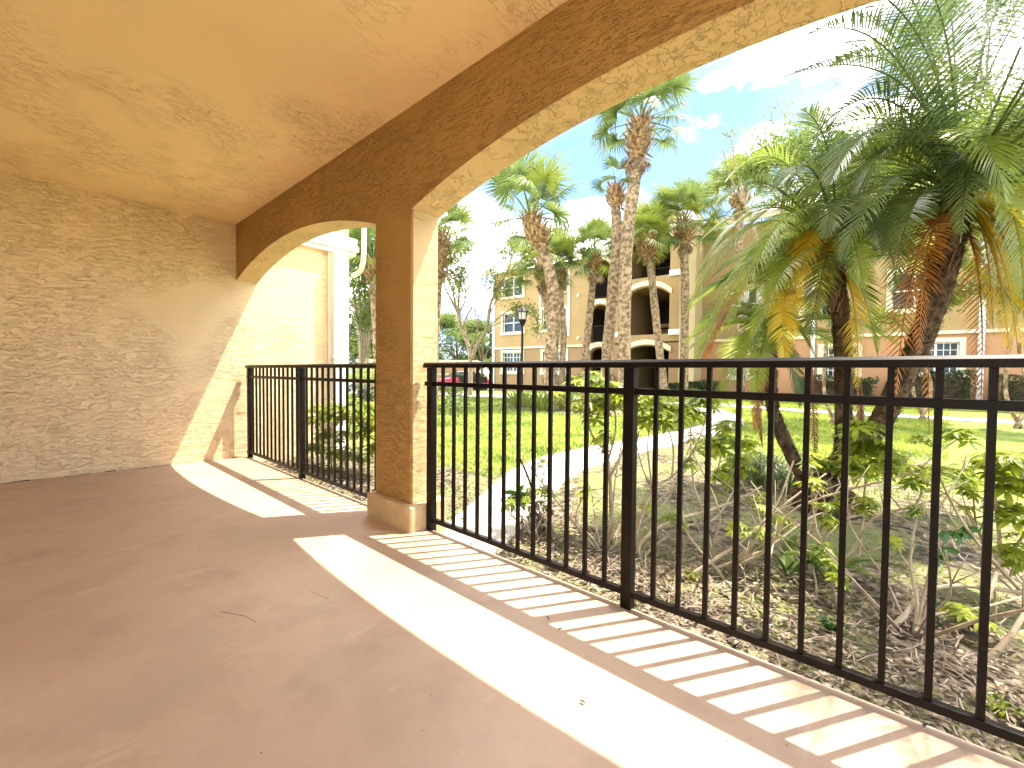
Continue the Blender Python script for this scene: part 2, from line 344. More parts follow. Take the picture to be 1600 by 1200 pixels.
mb = MB()
for k in range(1500):
    x = rs.uniform(3.2, 7.0); y = .07+abs(rs.normal(0, .6))
    if interp(PL, y)-.1 < x < interp(PR, y)+.05: continue
    an = rs.uniform(0, 6.28); l = rs.uniform(.04, .2); r_ = rs.uniform(.0012, .0035)
    p = Vector((x, y, GZ+rs.uniform(.004, .03))); q = p+Vector((math.cos(an)*l, math.sin(an)*l, rs.uniform(-.01, .03))); m_ = (p+q)/2+Vector((rs.uniform(-.02, .02), rs.uniform(-.02, .02), .005))
    if min(p.y, q.y, m_.y) < .075: continue
    mb.tube([p, m_, q], [r_, r_, r_*.6], 4, cap=False)
o = mb.build('fallen_twigs', STICK, kind='stuff'); tag(o, 'scatter of thin dry twigs over the mulch', 'twigs')

# ------------------------------------------------------------------ porch building
YB, YT, HC = -.092, .125, 2.677
FLZ = lambda y: -.018*y if y < 0 else 0
mb = MB()
for xa, xb in zip([0+.4*i for i in range(18)], [.4*(i+1) for i in range(18)]):
    mb.quad(Vector((xa, -3.6, FLZ(-3.6))), Vector((xb, -3.6, FLZ(-3.6))), Vector((xb, -.0, 0)), Vector((xa, -.0, 0)))
mb.quad(Vector((0, 0, 0)), Vector((7.2, 0, 0)), Vector((7.2, 0.006, -.012)), Vector((0, 0.006, -.012)))
mb.quad(Vector((0, .006, -.012)), Vector((7.2, .006, -.012)), Vector((7.2, .006, -.2)), Vector((0, .006, -.2)))
mb.build('patio_floor', FLOOR, kind='structure')
mb = MB(); mb.box(.0, 7.2, .008, .062, -.2, -.035); mb.build('slab_lip', mat('slab_concrete', (.13, .10, .075), .9, bump=(40, .8, .008), var=((.05, .04, .03), 9)), kind='structure', bevel=.008)

PB = thing('apartment_building', (0, 0, 0), 'tan stucco building with the arched ground floor patio we stand in', 'building')
WX0, WX1 = 0, 6.85
def archz(x, a, b, zs=2.04, rise=.235):
    # segmental arch
    h = (b-a)/2; Rr = (h*h+rise*rise)/(2*rise); c = (a+b)/2
    return zs+math.sqrt(max(0, Rr*Rr-(x-c)**2))-(Rr-rise)
P0, P1 = 2.936, 3.366; A2 = 6.43
def tone_by_shade(o):        # one paint; inner-face shade put into a darker colour, reveals and outside paler
    o.data.materials.append(STUC_LIT)
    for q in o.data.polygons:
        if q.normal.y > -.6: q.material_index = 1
mb = MB()
def archcol(mb, a, b):
    n = 28; X = [a+(b-a)*i/n for i in range(n+1)]; Z = [archz(x, a, b) for x in X]
    for i in range(n):
        for y, fl in ((YB, 0), (YT, 1)):
            q = [Vector((X[i], y, Z[i])), Vector((X[i+1], y, Z[i+1])), Vector((X[i+1], y, HC)), Vector((X[i], y, HC))]
            mb.quad(*(q if not fl else q[::-1]))
        mb.quad(Vector((X[i], YT, Z[i])), Vector((X[i+1], YT, Z[i+1])), Vector((X[i+1], YB, Z[i+1])), Vector((X[i], YB, Z[i])))
archcol(mb, WX0, P0); archcol(mb, P1, A2)
for a, b in ((P0, P1), (A2, WX1)):
    mb.quad(Vector((a, YB, 2.04)), Vector((b, YB, 2.04)), Vector((b, YB, HC)), Vector((a, YB, HC)))
    mb.quad(Vector((b, YT, 2.04)), Vector((a, YT, 2.04)), Vector((a, YT, HC)), Vector((b, YT, HC)))
o = mb.build('arched_beam', STUC_SHADED, PB); tone_by_shade(o)
def pillar(a, b):
    mb = MB(); c = .012
    prof = [(a, YB+c), (a+c, YB), (b-c, YB), (b, YB+c), (b, YT-c), (b-c, YT), (a+c, YT), (a, YT-c)]
    mb.prism(prof, (lambda x, y: Vector((x, y, .17)), lambda x, y: Vector((x, y, 2.0405)))); tone_by_shade(mb.build('pillar', STUC_SHADED, PB))
    mb = MB(); mb.box(a-.025, b+.06, YB-.05, YT+.03, -.19, .165)
    o = mb.build('plinth', PLINTH, PB, bevel=.012)
pillar(P0, P1); pillar(A2, WX1-.005)
mb = MB(); mb.box(-.02, WX1, -3.42, YT-.003, HC, HC+.35); mb.build('ceiling', STUC_CEIL, PB)
mb = MB()       # side wall running out past the patio, with quoin ledges at its end
mb.box(-.3, 0, -3.42, 1.27, -.3, 5.6); mb.build('side_wall', STUC, PB)
mb = MB(); y = -3.39
while y < -.05:
    l_ = rnd.uniform(.03, .12); h_ = min(.006, max(.0005, rnd.gauss(.002, .0025))); mb.box(.0005, rnd.uniform(.003, .007), y, min(y+l_, -.02), FLZ(y)-.002, FLZ(y)+h_); y += l_+(rnd.random() < .3)*rnd.uniform(.02, .2)
mb.build('base_joint', DARKT, PB)
mb = MB(); mb.box(-.0, WX1, -3.62, -3.40, -.1, 2.676); mb.build('back_wall', STUC_BACK, PB)
mb = MB(); mb.box(.001, WX1+.2, YT-.2, YT-.001, HC+.35, 5.6); mb.build('upper_wall', STUC, PB)
mb = MB()
mb.box(-.35, .06, .45, 1.35, 2.6, 2.66); mb.box(-.36, .09, .45, 1.38, 2.66, 2.74); mb.box(-.37, .075, .45, 1.36, 2.74, 2.84); mb.build('cornice', WHITE, PB, bevel=.006)
mb = MB()
for z in (1.68, 2.1): mb.box(-.32, -.004, 1.272, 1.32, z, z+.07)
mb.box(-.3, -.05, 1.271, 1.30, 2.12, 2.6); mb.build('window_ledge', WHITE, PB, bevel=.004)
mb = MB(); mb.box(.002, .03, .97, 1.255, -.1, 2.6); mb.box(.0302, .13, 1.0, 1.17, -.1, 2.598); mb.box(.1302, .14, .99, 1.18, 1.18, 1.21); mb.box(.0302, .14, .985, .998, 1.18, 1.21)
mb.build('downspout', WHITE, PB, bevel=.01)
mb = MB(); mb.tube(smoothpath([(.0, 1.34, 2.35), (.12, 1.36, 2.38), (.22, 1.36, 2.48), (.25, 1.36, 2.75), (.26, 1.36, 3.4)]), .035, 10); mb.build('gutter_elbow', WHITE, PB, smooth=True)

# ------------------------------------------------------------------ railings
def railing(x0, x1, posts, bals, label):
    T = thing('railing', ((x0+x1)/2, 0, 0), label, 'railing', 'dark metal railings between the porch pillars')
    def prof_rail(z0, z1, yh, ch, name):
        mb = MB(); pr = [(-yh, z0), (yh, z0), (yh, z1-ch), (yh-ch*1.2, z1), (-yh+ch*1.2, z1), (-yh, z1-ch)]
        mb.prism(pr, (lambda y, z: Vector((x0, y, z)), lambda y, z: Vector((x1, y, z)))); mb.build(name, METAL, T, bevel=.0015)
    prof_rail(1.040, 1.074, .026, .011, 'top_rail')
    prof_rail(.925, .953, .014, .002, 'mid_rail')
    prof_rail(.052, .079, .014, .002, 'bottom_rail')
    me = None
    for i, x in enumerate(posts):
        mb = MB(); mb.box(x-.0235, x+.0235, -.0235, .0235, -.13, 1.0395); mb.build('post', METAL, T, bevel=.002)
    base = None
    for i, x in enumerate(bals):
        if base is None:
            mb = MB(); h = .0085; mb.box(x-h, x+h, -h, h, .0785, .926); mb.box(x-h, x+h, -h, h, .9525, 1.0405); base = mb.build('baluster', METAL, T); bx0 = x
        else:
            c = base.copy(); COL.objects.link(c); c.parent = T; c.location.x = x-bx0
    return T
LS = .1078
posts = [.115, 1.515, 2.90]
bals = [.115+LS*(k+1) for k in range(12)]+[1.515+.107*(k+1) for k in range(12)]
rl = railing(.045, P0-.001, posts, bals, 'shorter dark metal railing filling the left arch next to the wall')
PX = 4.811
posts = [3.455, PX, PX+13*.1029+.021]
bals = [PX-.0104-.1029*(k+1) for k in range(12)]+[PX+.0104+.1029*(k+1) for k in range(12)]+[posts[2]+.1029]
railing(P1+.03, A2-.001, posts, bals, 'longer dark metal railing across the wide right arch')

# ------------------------------------------------------------------ far apartment block
FA = Vector((-15.09, 20.04, 0)); FD = Vector((math.cos(R(2.83)), math.sin(R(2.83)), 0)); FN = Vector((FD.y, -FD.x, 0))     # FN faces the camera
def fp(p): return FA+FD*p.x+FN*(-p.y)+Vector((0, 0, p.z))       # local: x along, y into the building
FB = thing('apartment_block', FA+FD*12, 'three storey tan apartment block with arched balconies beyond the palms', 'building')
def fbox(mb, x0, x1, y0, y1, z0, z1): mb.box(x0, x1, y0, y1, z0, z1, fn=fp)
def fwall(mb, x0, x1, z0, z1, holes, y=0, th=.3):       # wall with rectangular holes (thickness included)
    X = sorted({x0, x1, *[h[0] for h in holes], *[h[1] for h in holes]}); Z = sorted({z0, z1, *[h[2] for h in holes], *[h[3] for h in holes]})
    for a, b in zip(X, X[1:]):
        run = None
        for c, d in zip(Z, Z[1:]):
            if any(h[0] <= a and b <= h[1] and h[2] <= c and d <= h[3] for h in holes):
                if run: fbox(mb, a, b, y, y+th, *run); run = None
            else: run = (run[0] if run else c, d)
        if run: fbox(mb, a, b, y, y+th, *run)
def spandrel(mb, a, b, zs, rise, y, th=.3):     # fills above a segmental arch inside a rectangular hole with top zs+rise
    n = 12; X = [a+(b-a)*i/n for i in range(n+1)]; Z = [archz(x, a, b, zs, rise) for x in X]; zt = zs+rise+.002
    for i in range(n):
        pr = [(X[i], Z[i]), (X[i+1], Z[i+1]), (X[i+1], zt), (X[i], zt)]
        mb.prism(pr, (lambda x, z: fp(Vector((x, y, z))), lambda x, z: fp(Vector((x, y+th, z)))))
def archtrim(a, b, zs, rise, y):
    mb = MB(); n = 14; X = [a-.12+(b-a+.24)*i/n for i in range(n+1)]; Z = [archz(x, a-.12, b+.12, zs, rise) for x in X]
    for i in range(n):
        pr = [(X[i], Z[i]), (X[i+1], Z[i+1]), (X[i+1], Z[i+1]+.26), (X[i], Z[i]+.26)]
        mb.prism(pr, (lambda x, z: fp(Vector((x, y-.07, z))), lambda x, z: fp(Vector((x, y-.003, z)))))
    mb.build('arch_trim', CREAM, FB)
wins = [(.86, 2.52, 6.15, 7.35), (.86, 2.55, 3.72, 5.02), (.85, 2.52, 1.05, 2.36), (4.1, 5.9, 6.1, 7.3), (4.1, 5.9, 3.75, 5.02), (4.18, 5.9, 1.05, 2.36)]
balc = [(7.55, 8.75, 5.36, 7.6), (7.55, 8.75, 2.81, 5.0), (7.55, 8.75, .25, 2.5)]
arcs = [(9.85, 12.28, 6.14, 8.45), (9.85, 12.28, 3.09, 5.62), (9.85, 12.28, .0, 2.5)]
up = MB(); lo = MB()
fwall(up, 0, 9.0, 2.7, 7.87, wins[:2]+wins[3:5]+balc[:2])
fwall(lo, 0, 9.0, -.6, 2.62, [wins[2], wins[5], balc[2]], y=.03)
fwall(up, 9.0, 13.08, 2.7, 8.9, arcs[:2], y=-.35, th=.35); fwall(lo, 9.0, 13.08, -.6, 2.62, [arcs[2]], y=-.33, th=.35)
up.box(9.0, 13.0, -.35, -.0, 8.9, 9.0, fn=fp)
spandrel(up, 9.85, 12.28, 7.85, .6, -.35, .35); spandrel(up, 9.85, 12.28, 5.15, .47, -.35, .35); spandrel(lo, 9.85, 12.28, 2.15, .35, -.33, .35)
for z in (7.2, 4.65, 2.15): spandrel(up if z > 3 else lo, 7.55, 8.75, z, .4 if z > 7 else .35, 0 if z > 3 else .03, .3)
fbox(up, -.001, .3, .3, 9, 2.7, 7.87); fbox(lo, .03, .3, .34, 9, -.6, 2.62)
pr = [(9.0, 8.9), (13.08, 8.9), (11.04, 9.75)]; up.prism(pr, (lambda x, z: fp(Vector((x, -.348, z))), lambda x, z: fp(Vector((x, 0, z)))))
up.build('upper_wall', FARWALL, FB); lo.build('ground_floor_wall', FARBASE, FB)
mb = MB(); fbox(mb, 13.08, 13.8, -1.3, 1.5, -.6, 8.15); mb.build('corner_turret', mat('sunlit_stucco', (.50, .39, .21), .85, bump=(25, .4, .01)), FB)  # sunlit look of the corner put into a paler stucco
# right wing
w2 = [(15.0, 16.3, 3.6, 5.1), (18.0, 19.3, 3.6, 5.1), (20.9, 22.3, 3.6, 5.1), (15.2, 16.6, .9, 2.3), (18.72, 19.9, .9, 2.2), (21.6, 22.85, 1.1, 2.3), (25, 26.4, 3.6, 5.1), (25.4, 26.8, .95, 2.3)]
up = MB(); lo = MB()
fwall(up, 13.8, 34, 2.7, 8.1, w2[:3]+[w2[6]]); fwall(lo, 13.8, 34, -.6, 2.62, w2[3:6]+[w2[7]], y=.03)
up.build('wing_upper_wall', FARWALL, FB); lo.build('wing_ground_wall', mat('peach_stucco', (.44, .24, .12), .85, bump=(25, .4, .01), var=((.40, .215, .11), 1)), FB)
mb = MB(); fbox(mb, -.06, 9.0, -.07, .0, 2.6, 2.72); fbox(mb, 13.8, 34, -.07, -.0, 2.6, 2.72); mb.build('band_course', CREAM, FB)
for q in ((-.08, .1, -.05, -.003, -.5, 2.6), (-.08, .1, -.05, -.003, 2.72, 7.6), (6.0, 6.14, -.05, -.003, 3.3, 7.6), (3.88, 3.98, -.05, -.003, 3.3, 7.6)):
    mb = MB(); fbox(mb, *q); mb.build('corner_trim', WHITE, FB)
# interiors
mb = MB()
for z in (2.62, 5.17, 7.87):
    fbox(mb, 7.0, 9.0, .301, 3.0, z-.12, z)
for z in (2.8, 5.9, 8.6): fbox(mb, 9.3, 13.0, .001, 6.0, z-.14, z)
fbox(mb, 9.35, 9.6, .002, 6.0, -.5, 8.6)
mb.build('balcony_slab', FARIN, FB)
mb = MB(); fbox(mb, 7.0, 9.0, 3.0, 3.2, -.5, 7.8); fbox(mb, 9.3, 13.3, 6.0, 6.2, -.5, 8.7); fbox(mb, 12.7, 13.0, .002, 6, -.5, 8.6); fbox(mb, 6.9, 7.0, .3, 3, -.5, 7.8); mb.build('inner_wall', FARSHADE, FB)
mb = MB(); fbox(mb, 10.5, 12.6, 2.6, 2.9, 3.75, 3.95); fbox(mb, 10.2, 12.6, 3.2, 3.5, 3.05, 3.7); mb.build('stair_landing', FARIN, FB)
def frail(a, b, z, y, h=1.0):
    mb = MB(); fbox(mb, a, b, y, y+.05, z+h-.05, z+h); fbox(mb, a, b, y+.005, y+.045, z+.08, z+.12); n = int((b-a)/.13)
    for i in range(n+1): x = a+(b-a)*i/n; fbox(mb, x-.011, x+.011, y+.012, y+.036, z+.12, z+h-.05)
    mb.build('balcony_railing', METAL, FB)
frail(7.55, 8.75, 5.36, .1); frail(7.55, 8.75, 2.81, .1); frail(7.55, 8.75, .0, .1); frail(10.5, 12.6, 3.95, 2.55); frail(9.9, 12.25, 6.14, 2.0)
archtrim(9.85, 12.28, 5.15, .55, -.35); archtrim(9.85, 12.28, 2.15, .42, -.33); archtrim(9.85, 12.28, 7.85, .68, -.35)
for z in (7.2, 4.65, 2.15): archtrim(7.55, 8.75, z, .42, 0)
mb = MB()
for z in (6.05, 3.02): fbox(mb, 12.28, 12.95, -.46, -.352, z, z+.28); fbox(mb, 9.05, 9.85, -.46, -.352, z, z+.28)
mb.build('pier_cap', WHITE, FB)
for (a, b, c, d) in wins+w2:
    y = .0 if c > 2.7 else .03
    mb = MB(); t_ = .16
    fbox(mb, a-t_, b+t_, y-.06, y-.003, d, d+t_); fbox(mb, a-t_, a, y-.06, y-.003, c, d); fbox(mb, b, b+t_, y-.06, y-.003, c, d); fbox(mb, a-t_-.05, b+t_+.05, y-.10, y-.003, c-t_, c)
    f = mb.build('window', CREAM, FB)
    mb = MB(); k = .05; m_ = (a+b)/2; h = (c+d)/2
    fbox(mb, a+.001, b-.001, y+.08, y+.13, c+.001, c+k); fbox(mb, a+.001, b-.001, y+.08, y+.13, d-k, d-.001); fbox(mb, a+.001, a+k, y+.08, y+.13, c+k, d-k); fbox(mb, b-k, b-.001, y+.08, y+.13, c+k, d-k); fbox(mb, m_-.035, m_+.035, y+.08, y+.13, c+k, d-k)
    fbox(mb, a+k, m_-.035, y+.082, y+.128, h-.025, h+.025); fbox(mb, m_+.035, b-k, y+.082, y+.128, h-.025, h+.025)
    if c < 2.7:
        for q0, q1 in ((a+k, m_-.035), (m_+.035, b-k)):
            for s_ in (1, 2): xq = q0+(q1-q0)*s_/3; fbox(mb, xq-.01, xq+.01, y+.09, y+.11, c+k, h-.025); fbox(mb, xq-.01, xq+.01, y+.09, y+.11, h+.025, d-k)
            for zq in ((c+h)/2, (h+d)/2): fbox(mb, q0, q1, y+.092, y+.108, zq-.01, zq+.01)
    mb.build('frame', WHITE, f)
    mb = MB(); fbox(mb, a, b, y+.135, y+.15, c, d); mb.build('pane', GLASS, f)
# roof
def roofslab(mb, pts, th=.12):
    i = len(mb.v); P = [fp(Vector(p)) for p in pts]; n = len(P)
    mb.v += P+[p+Vector((0, 0, th)) for p in P]
    mb.f.append(tuple(i+k for k in reversed(range(n)))); mb.f.append(tuple(i+n+k for k in range(n)))
    for k in range(n): mb.f.append((i+k, i+(k+1) % n, i+n+(k+1) % n, i+n+k))
mb = MB()
roofslab(mb, [(-.5, -.5, 7.93), (9.0, -.5, 7.93), (9.0, 5.5, 10.3), (3.5, 5.5, 10.3)])
roofslab(mb, [(13.9, -.6, 8.2), (34.5, -.6, 8.2), (34.5, 5.5, 10.6), (17, 5.5, 10.6)])
roofslab(mb, [(8.6, -.75, 8.80), (11.04, -.75, 9.82), (11.04, 5.5, 9.82), (8.6, 5.5, 8.80)]); roofslab(mb, [(11.04, -.75, 9.82), (13.6, -.75, 8.76), (13.6, 5.5, 8.76), (11.04, 5.5, 9.82)])
roofslab(mb, [(12.7, -1.7, 8.2), (14.2, -1.7, 8.2), (13.45, -.2, 9.1)])
for i in range(30): x = -.4+i*.32; mb.tube([fp(Vector((x, -.5, 8.06))), fp(Vector((max(x, min(x+3, 3.6+i*.18)), 5.4, 10.38)))], .05, 5)
mb.build('roof', ROOF, FB)
mb = MB(); fbox(mb, -.5, 9.0, -.56, -.44, 7.78, 7.96); fbox(mb, 13.9, 34.5, -.66, -.54, 8.05, 8.23); fbox(mb, 12.7, 14.2, -1.76, -1.6, 8.05, 8.22); mb.build('fascia', CREAM, FB)
mb = MB(); fbox(mb, 18.31, 18.45, -.12, -.003, -.5, 8.0); mb.build('downspout', WHITE, FB); mb = MB(); fbox(mb, 23.3, 23.46, -.12, -.003, -.5, 8.0); mb.build('downspout', WHITE, FB)
for x, z in ((6.75, 5.71), (6.78, 3.16)):
    mb = MB(); mb.tube([fp(Vector((x, -.003, z))), fp(Vector((x, -.1, z)))], [.07, .05], 10); mb.tube([fp(Vector((x, -.1, z-.02))), fp(Vector((x, -.16, z-.08)))], [.05, .09], 10); mb.build('wall_light', WHITE, FB)

# garage / low wall, red car, lamp, hedges
gb = px(690, 600, 32); ga = thing('garage', (gb.x, gb.y, -.5), 'long low beige garage with flat coping behind the parking', 'garage')
u_ = _rt; w_ = _fw
def lb(mb, o_, x0, x1, y0, y1, z0, z1): mb.box(x0, x1, y0, y1, z0, z1, fn=lambda p: Vector((o_.x, o_.y, 0))+u_*p.x+w_*p.y+Vector((0, 0, p.z)))
G0 = Vector((px(560, 590, 34).x, px(560, 590, 34).y, 0))
mb = MB(); lb(mb, G0, 0, 9.3, 0, 5, -.6, 1.7); mb.build('wall', FARWALL, ga)
mb = MB(); lb(mb, G0, -.15, 9.45, -.15, 5.1, 1.7, 1.95); mb.build('coping', CREAM, ga)
mb = MB(); lb(mb, G0, -.05, 9.35, -.06, -.003, .75, .85); mb.build('band_course', CREAM, ga)
mb = MB(); lb(mb, G0, .9, 1.6, -.04, -.003, 1.0, 1.5); mb.build('dark_vent', BLACK, ga)
# car
cz = px(720, 581, 33); cz = Vector((cz.x, cz.y, 0)); ctop = px(715, 580, 33).z; cg = ctop-1.42
ca = thing('parked_car', (cz.x, cz.y, cg), 'small red car parked in front of the beige garage', 'car')
cx_ = (_rt*.9+_fw*.43).normalized(); cy_ = Vector((-cx_.y, cx_.x, 0))
def cp(x, y, z): return cz+cx_*x+cy_*y+Vector((0, 0, cg+z))
def loft(mb, secs):
    n = len(secs[0]); i = len(mb.v)
    for s in secs: mb.v += s
    for k in range(len(secs)-1):
        for j in range(n): mb.f.append((i+k*n+j, i+k*n+(j+1) % n, i+(k+1)*n+(j+1) % n, i+(k+1)*n+j))
    mb.f.append(tuple(i+j for j in reversed(range(n)))); mb.f.append(tuple(i+(len(secs)-1)*n+j for j in range(n)))
def csec(x, w, z0, z1): return [cp(x, -w, z0), cp(x, w, z0), cp(x, w*1.02, (z0+z1)/2), cp(x, w*.93, z1), cp(x, -w*.93, z1), cp(x, -w*1.02, (z0+z1)/2)]
mb = MB(); loft(mb, [csec(-2.1, .7, .35, .65), csec(-1.9, .83, .25, .82), csec(-1.0, .87, .22, .93), csec(1.2, .87, .22, .95), csec(1.9, .82, .25, .9), csec(2.1, .72, .35, .75)]); mb.build('body', RED, ca, bevel=.04)
mb = MB(); loft(mb, [csec(-1.05, .78, .9, .96), csec(-.45, .72, .9, 1.38), csec(.8, .72, .9, 1.42), csec(1.5, .76, .9, .98)]); mb.build('windows', GLASS, ca, bevel=.03)
mb = MB(); loft(mb, [csec(-.45, .66, 1.36, 1.40), csec(.8, .66, 1.40, 1.45)]); mb.build('roof', RED, ca, bevel=.01)
for sx in (-1.3, 1.3):
    for sy in (-1, 1):
        mb = MB(); mb.tube([cp(sx, sy*.70, .32), cp(sx, sy*.9, .32)], .32, 16); w = mb.build('wheel', TYRE, ca)
        mb = MB(); mb.tube([cp(sx, sy*.89, .32), cp(sx, sy*.91, .32)], .2, 12); mb.build('rim', mat('alloy', (.5, .5, .5), .3, metal=1), w)
for sy in (-1, 1): mb = MB(); mb.box(-2.12, -2.02, sy*.6-.12, sy*.6+.12, .6, .74, fn=lambda p: cp(*p)); mb.build('headlight', LAMPG, ca)
# lamp post
lp = pz(815, 630, GZ); LM = thing('street_lamp', (lp.x, lp.y, GZ), 'black garden lamp post with lantern head beside the curved palm', 'street lamp')
mb = MB(); mb.tube([lp, lp+Vector((0, 0, .25)), lp+Vector((0, 0, .3)), lp+Vector((0, 0, 2.75))], [.09, .08, .05, .043], 12); mb.build('pole', BLACK, LM, smooth=False)
mb = MB(); mb.tube([lp+Vector((0, 0, z)) for z in (2.72, 2.78, 2.9, 2.96)], [.05, .07, .13, .15], 12); mb.build('lamp_base', BLACK, LM)
mb = MB(); mb.tube([lp+Vector((0, 0, z)) for z in (2.961, 3.22)], [.115, .15], 8); mb.build('lamp_glass', LAMPG, LM)
mb = MB(); mb.tube([lp+Vector((0, 0, z)) for z in (3.221, 3.24, 3.32, 3.38, 3.44)], [.22, .225, .13, .06, .015], 14)
for k in range(4):
    a = k*math.pi/2+.4; d = Vector((math.cos(a), math.sin(a), 0)); mb.tube([lp+d*.13+Vector((0, 0, 2.955)), lp+d*.165+Vector((0, 0, 3.23))], .012, 5)
mb.build('lantern_cap', BLACK, LM)

# ------------------------------------------------------------------ leaf clouds
def leafcloud(mb, c, rad, n, s, flat=.5, seed=None, clump=None):
    c = Vector(c)
    for i in range(n):
        d = Vector((rnd.gauss(0, 1), rnd.gauss(0, 1), rnd.gauss(0, 1))).normalized()*rnd.random()**.4
        p = c+Vector((d.x*rad[0], d.y*rad[1], d.z*rad[2]))
        if clump and noise.noise(p*clump) < -.08: continue
        a = Vector((rnd.gauss(0, 1), rnd.gauss(0, 1), rnd.gauss(0, flat))).normalized(); b = a.cross(Vector((rnd.gauss(0, .5), rnd.gauss(0, .5), 1))).normalized()
        q = s*rnd.uniform(.6, 1.3); mb.quad(p-a*q, p-b*q*.4+a*q*.1, p+a*q, p+b*q*.4+a*q*.1)
def hedge(x, y, lx, ly, h, label, D=None, n=3500, m=G_HEDGE, s=.045):
    mb = MB(); z0 = gz(x, y)
    for i in range(n):
        # points near the surface of a lumpy box
        a, b, c = rnd.uniform(-1, 1), rnd.uniform(-1, 1), rnd.uniform(0, 1)
        k = rnd.random()
        if k < .45: b = -1+abs(rnd.gauss(0, .12))
        elif k < .8: c = 1-abs(rnd.gauss(0, .08))
        p = Vector((x+a*lx, y+b*ly, z0+c*h)); p += Vector((noise.noise(p*1.5), noise.noise(p*1.5+Vector((9, 0, 0))), noise.noise(p*1.2+Vector((0, 9, 0)))))*.18
        av = Vector((rnd.gauss(0, 1), rnd.gauss(0, 1), rnd.gauss(0, .7))).normalized(); bv = av.cross(Vector((rnd.gauss(0, .5), rnd.gauss(0, .5), 1))).normalized(); q = s*rnd.uniform(.6, 1.4)
        mb.quad(p-av*q, p-bv*q*.5, p+av*q, p+bv*q*.5)
    T = thing('hedge', (x, y, z0), label, 'hedge', 'hedges along the apartment block')
    mb.build('foliage', m, T)
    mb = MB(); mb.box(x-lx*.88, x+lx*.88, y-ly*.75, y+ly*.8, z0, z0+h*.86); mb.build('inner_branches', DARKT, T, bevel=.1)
def fx(u, off): return FA+FD*u+FN*off
for i, (u, off, lx, h, lab) in enumerate([(-1.6, .4, 1.2, 1.15, 'dark green clipped hedge at the left corner of the block'), (6.6, 1.0, 1.3, .85, 'low green hedge under the windows left of the balconies'), (8.6, 1.2, .9, 1.0, 'rounded dark shrub in front of the narrow balconies'),
        (13.9, 1.8, 1.2, .7, 'dark low hedge at the foot of the bright corner turret'), (19.2, 1.0, 1.3, 1.0, 'dark hedge right of the first white downspout'), (22.1, .9, 1.0, 1.25, 'rounded hedge below the small white window'), (25.3, 1.0, 1.7, 1.1, 'hedge at the far right edge beside the peach wall')]):
    p = fx(u, off); hedge(p.x, p.y, lx, .6, h, lab)

# ------------------------------------------------------------------ broadleaf trees
def tree(base, limbs, lab, leafm_, nleaf, ls, r0, name='broadleaf_tree', spread=.8, depth=4, bark=BARK, group=None, prob=.9, cl=None):
    base = Vector(base); T = thing(name, base, lab, 'tree', group); tr = MB(); lf = MB(); tips = []
    def grow(p, d, l, r, k):
        n = 4; pts = [p]; dd = d.copy()
        for i in range(n): dd = (dd+Vector((rnd.gauss(0, .13), rnd.gauss(0, .13), rnd.gauss(0, .08)+.04))).normalized(); pts.append(pts[-1]+dd*l/n)
        tr.tube(pts, [lerp(r, r*.6, i/n) for i in range(n+1)], 6 if k > 1 else 4, cap=False)
        if k <= 1: tips.extend(pts[1:])
        if k <= 0: return
        for i in range(rnd.choice((2, 3, 3))):
            nd = (dd+Vector((rnd.gauss(0, spread*.6), rnd.gauss(0, spread*.6), rnd.gauss(.05, spread*.35)))).normalized(); grow(pts[-1 if i < 2 else rnd.choice((2, 3))], nd, l*rnd.uniform(.62, .85), r*.58, k-1)
    for pts, ra, k, l in limbs:
        P = smoothpath(pts, 4); tr.tube(P, [lerp(ra, ra*.55, i/(len(P)-1)) for i in range(len(P))], 8)
        if k > 0:
            d = (P[-1]-P[-2]).normalized()
            for j in range(3): grow(P[-1], (d+Vector((rnd.gauss(0, .4), rnd.gauss(0, .4), rnd.gauss(0, .25)))).normalized(), l, ra*.5, k-1)
            for q in P[len(P)//2::2]: grow(q, (d+Vector((rnd.gauss(0, .7), rnd.gauss(0, .7), .3))).normalized(), l*.7, ra*.35, max(0, k-2))
        else: tips.extend(P[-4:])
    tr.build('trunk', bark, T, smooth=True)
    if tips:
        for i in range(nleaf):
            q = rnd.choice(tips)
            if cl and noise.noise(q*cl) < -.05: continue
            q = q+Vector((rnd.gauss(0, 1), rnd.gauss(0, 1), rnd.gauss(0, .8)))*ls*3
            a = Vector((rnd.gauss(0, 1), rnd.gauss(0, 1), rnd.gauss(0, .6))).normalized(); b = a.cross(Vector((rnd.gauss(0, .5), rnd.gauss(0, .5), 1))).normalized(); s = ls*rnd.uniform(.6, 1.3)
            lf.quad(q-a*s, q-b*s*.45, q+a*s, q+b*s*.45)
        lf.build('crown', leafm_, T)
    return T
def gp(x, D):       # ground point below pixel column x at depth D
    p = px(x, 590, D); return Vector((p.x, p.y, gz(p.x, p.y)))
b0 = gp(735, 20)
tree(b0, [([b0, px(735, 572, 20), px(733, 545, 20), px(722, 515, 20), px(716, 490, 19.7)], .12, 4, 1.5),
          ([px(737, 560, 20), px(745, 540, 19.9), px(760, 515, 19.7), px(768, 470, 19.5), px(790, 430, 19.5)], .10, 4, 1.3),
          ([px(757, 520, 19.7), px(775, 500, 19.4), px(800, 482, 19), px(822, 477, 18.6), px(836, 492, 18.4), px(840, 510, 18.4)], .035, 2, .5)],
     'crape myrtle with pale forked trunk and sparse yellow green leaves by the lamp', G_MYR, 26000, .07, .2, name='crape_myrtle', spread=.75, cl=.7)
b0 = gp(566, 15)
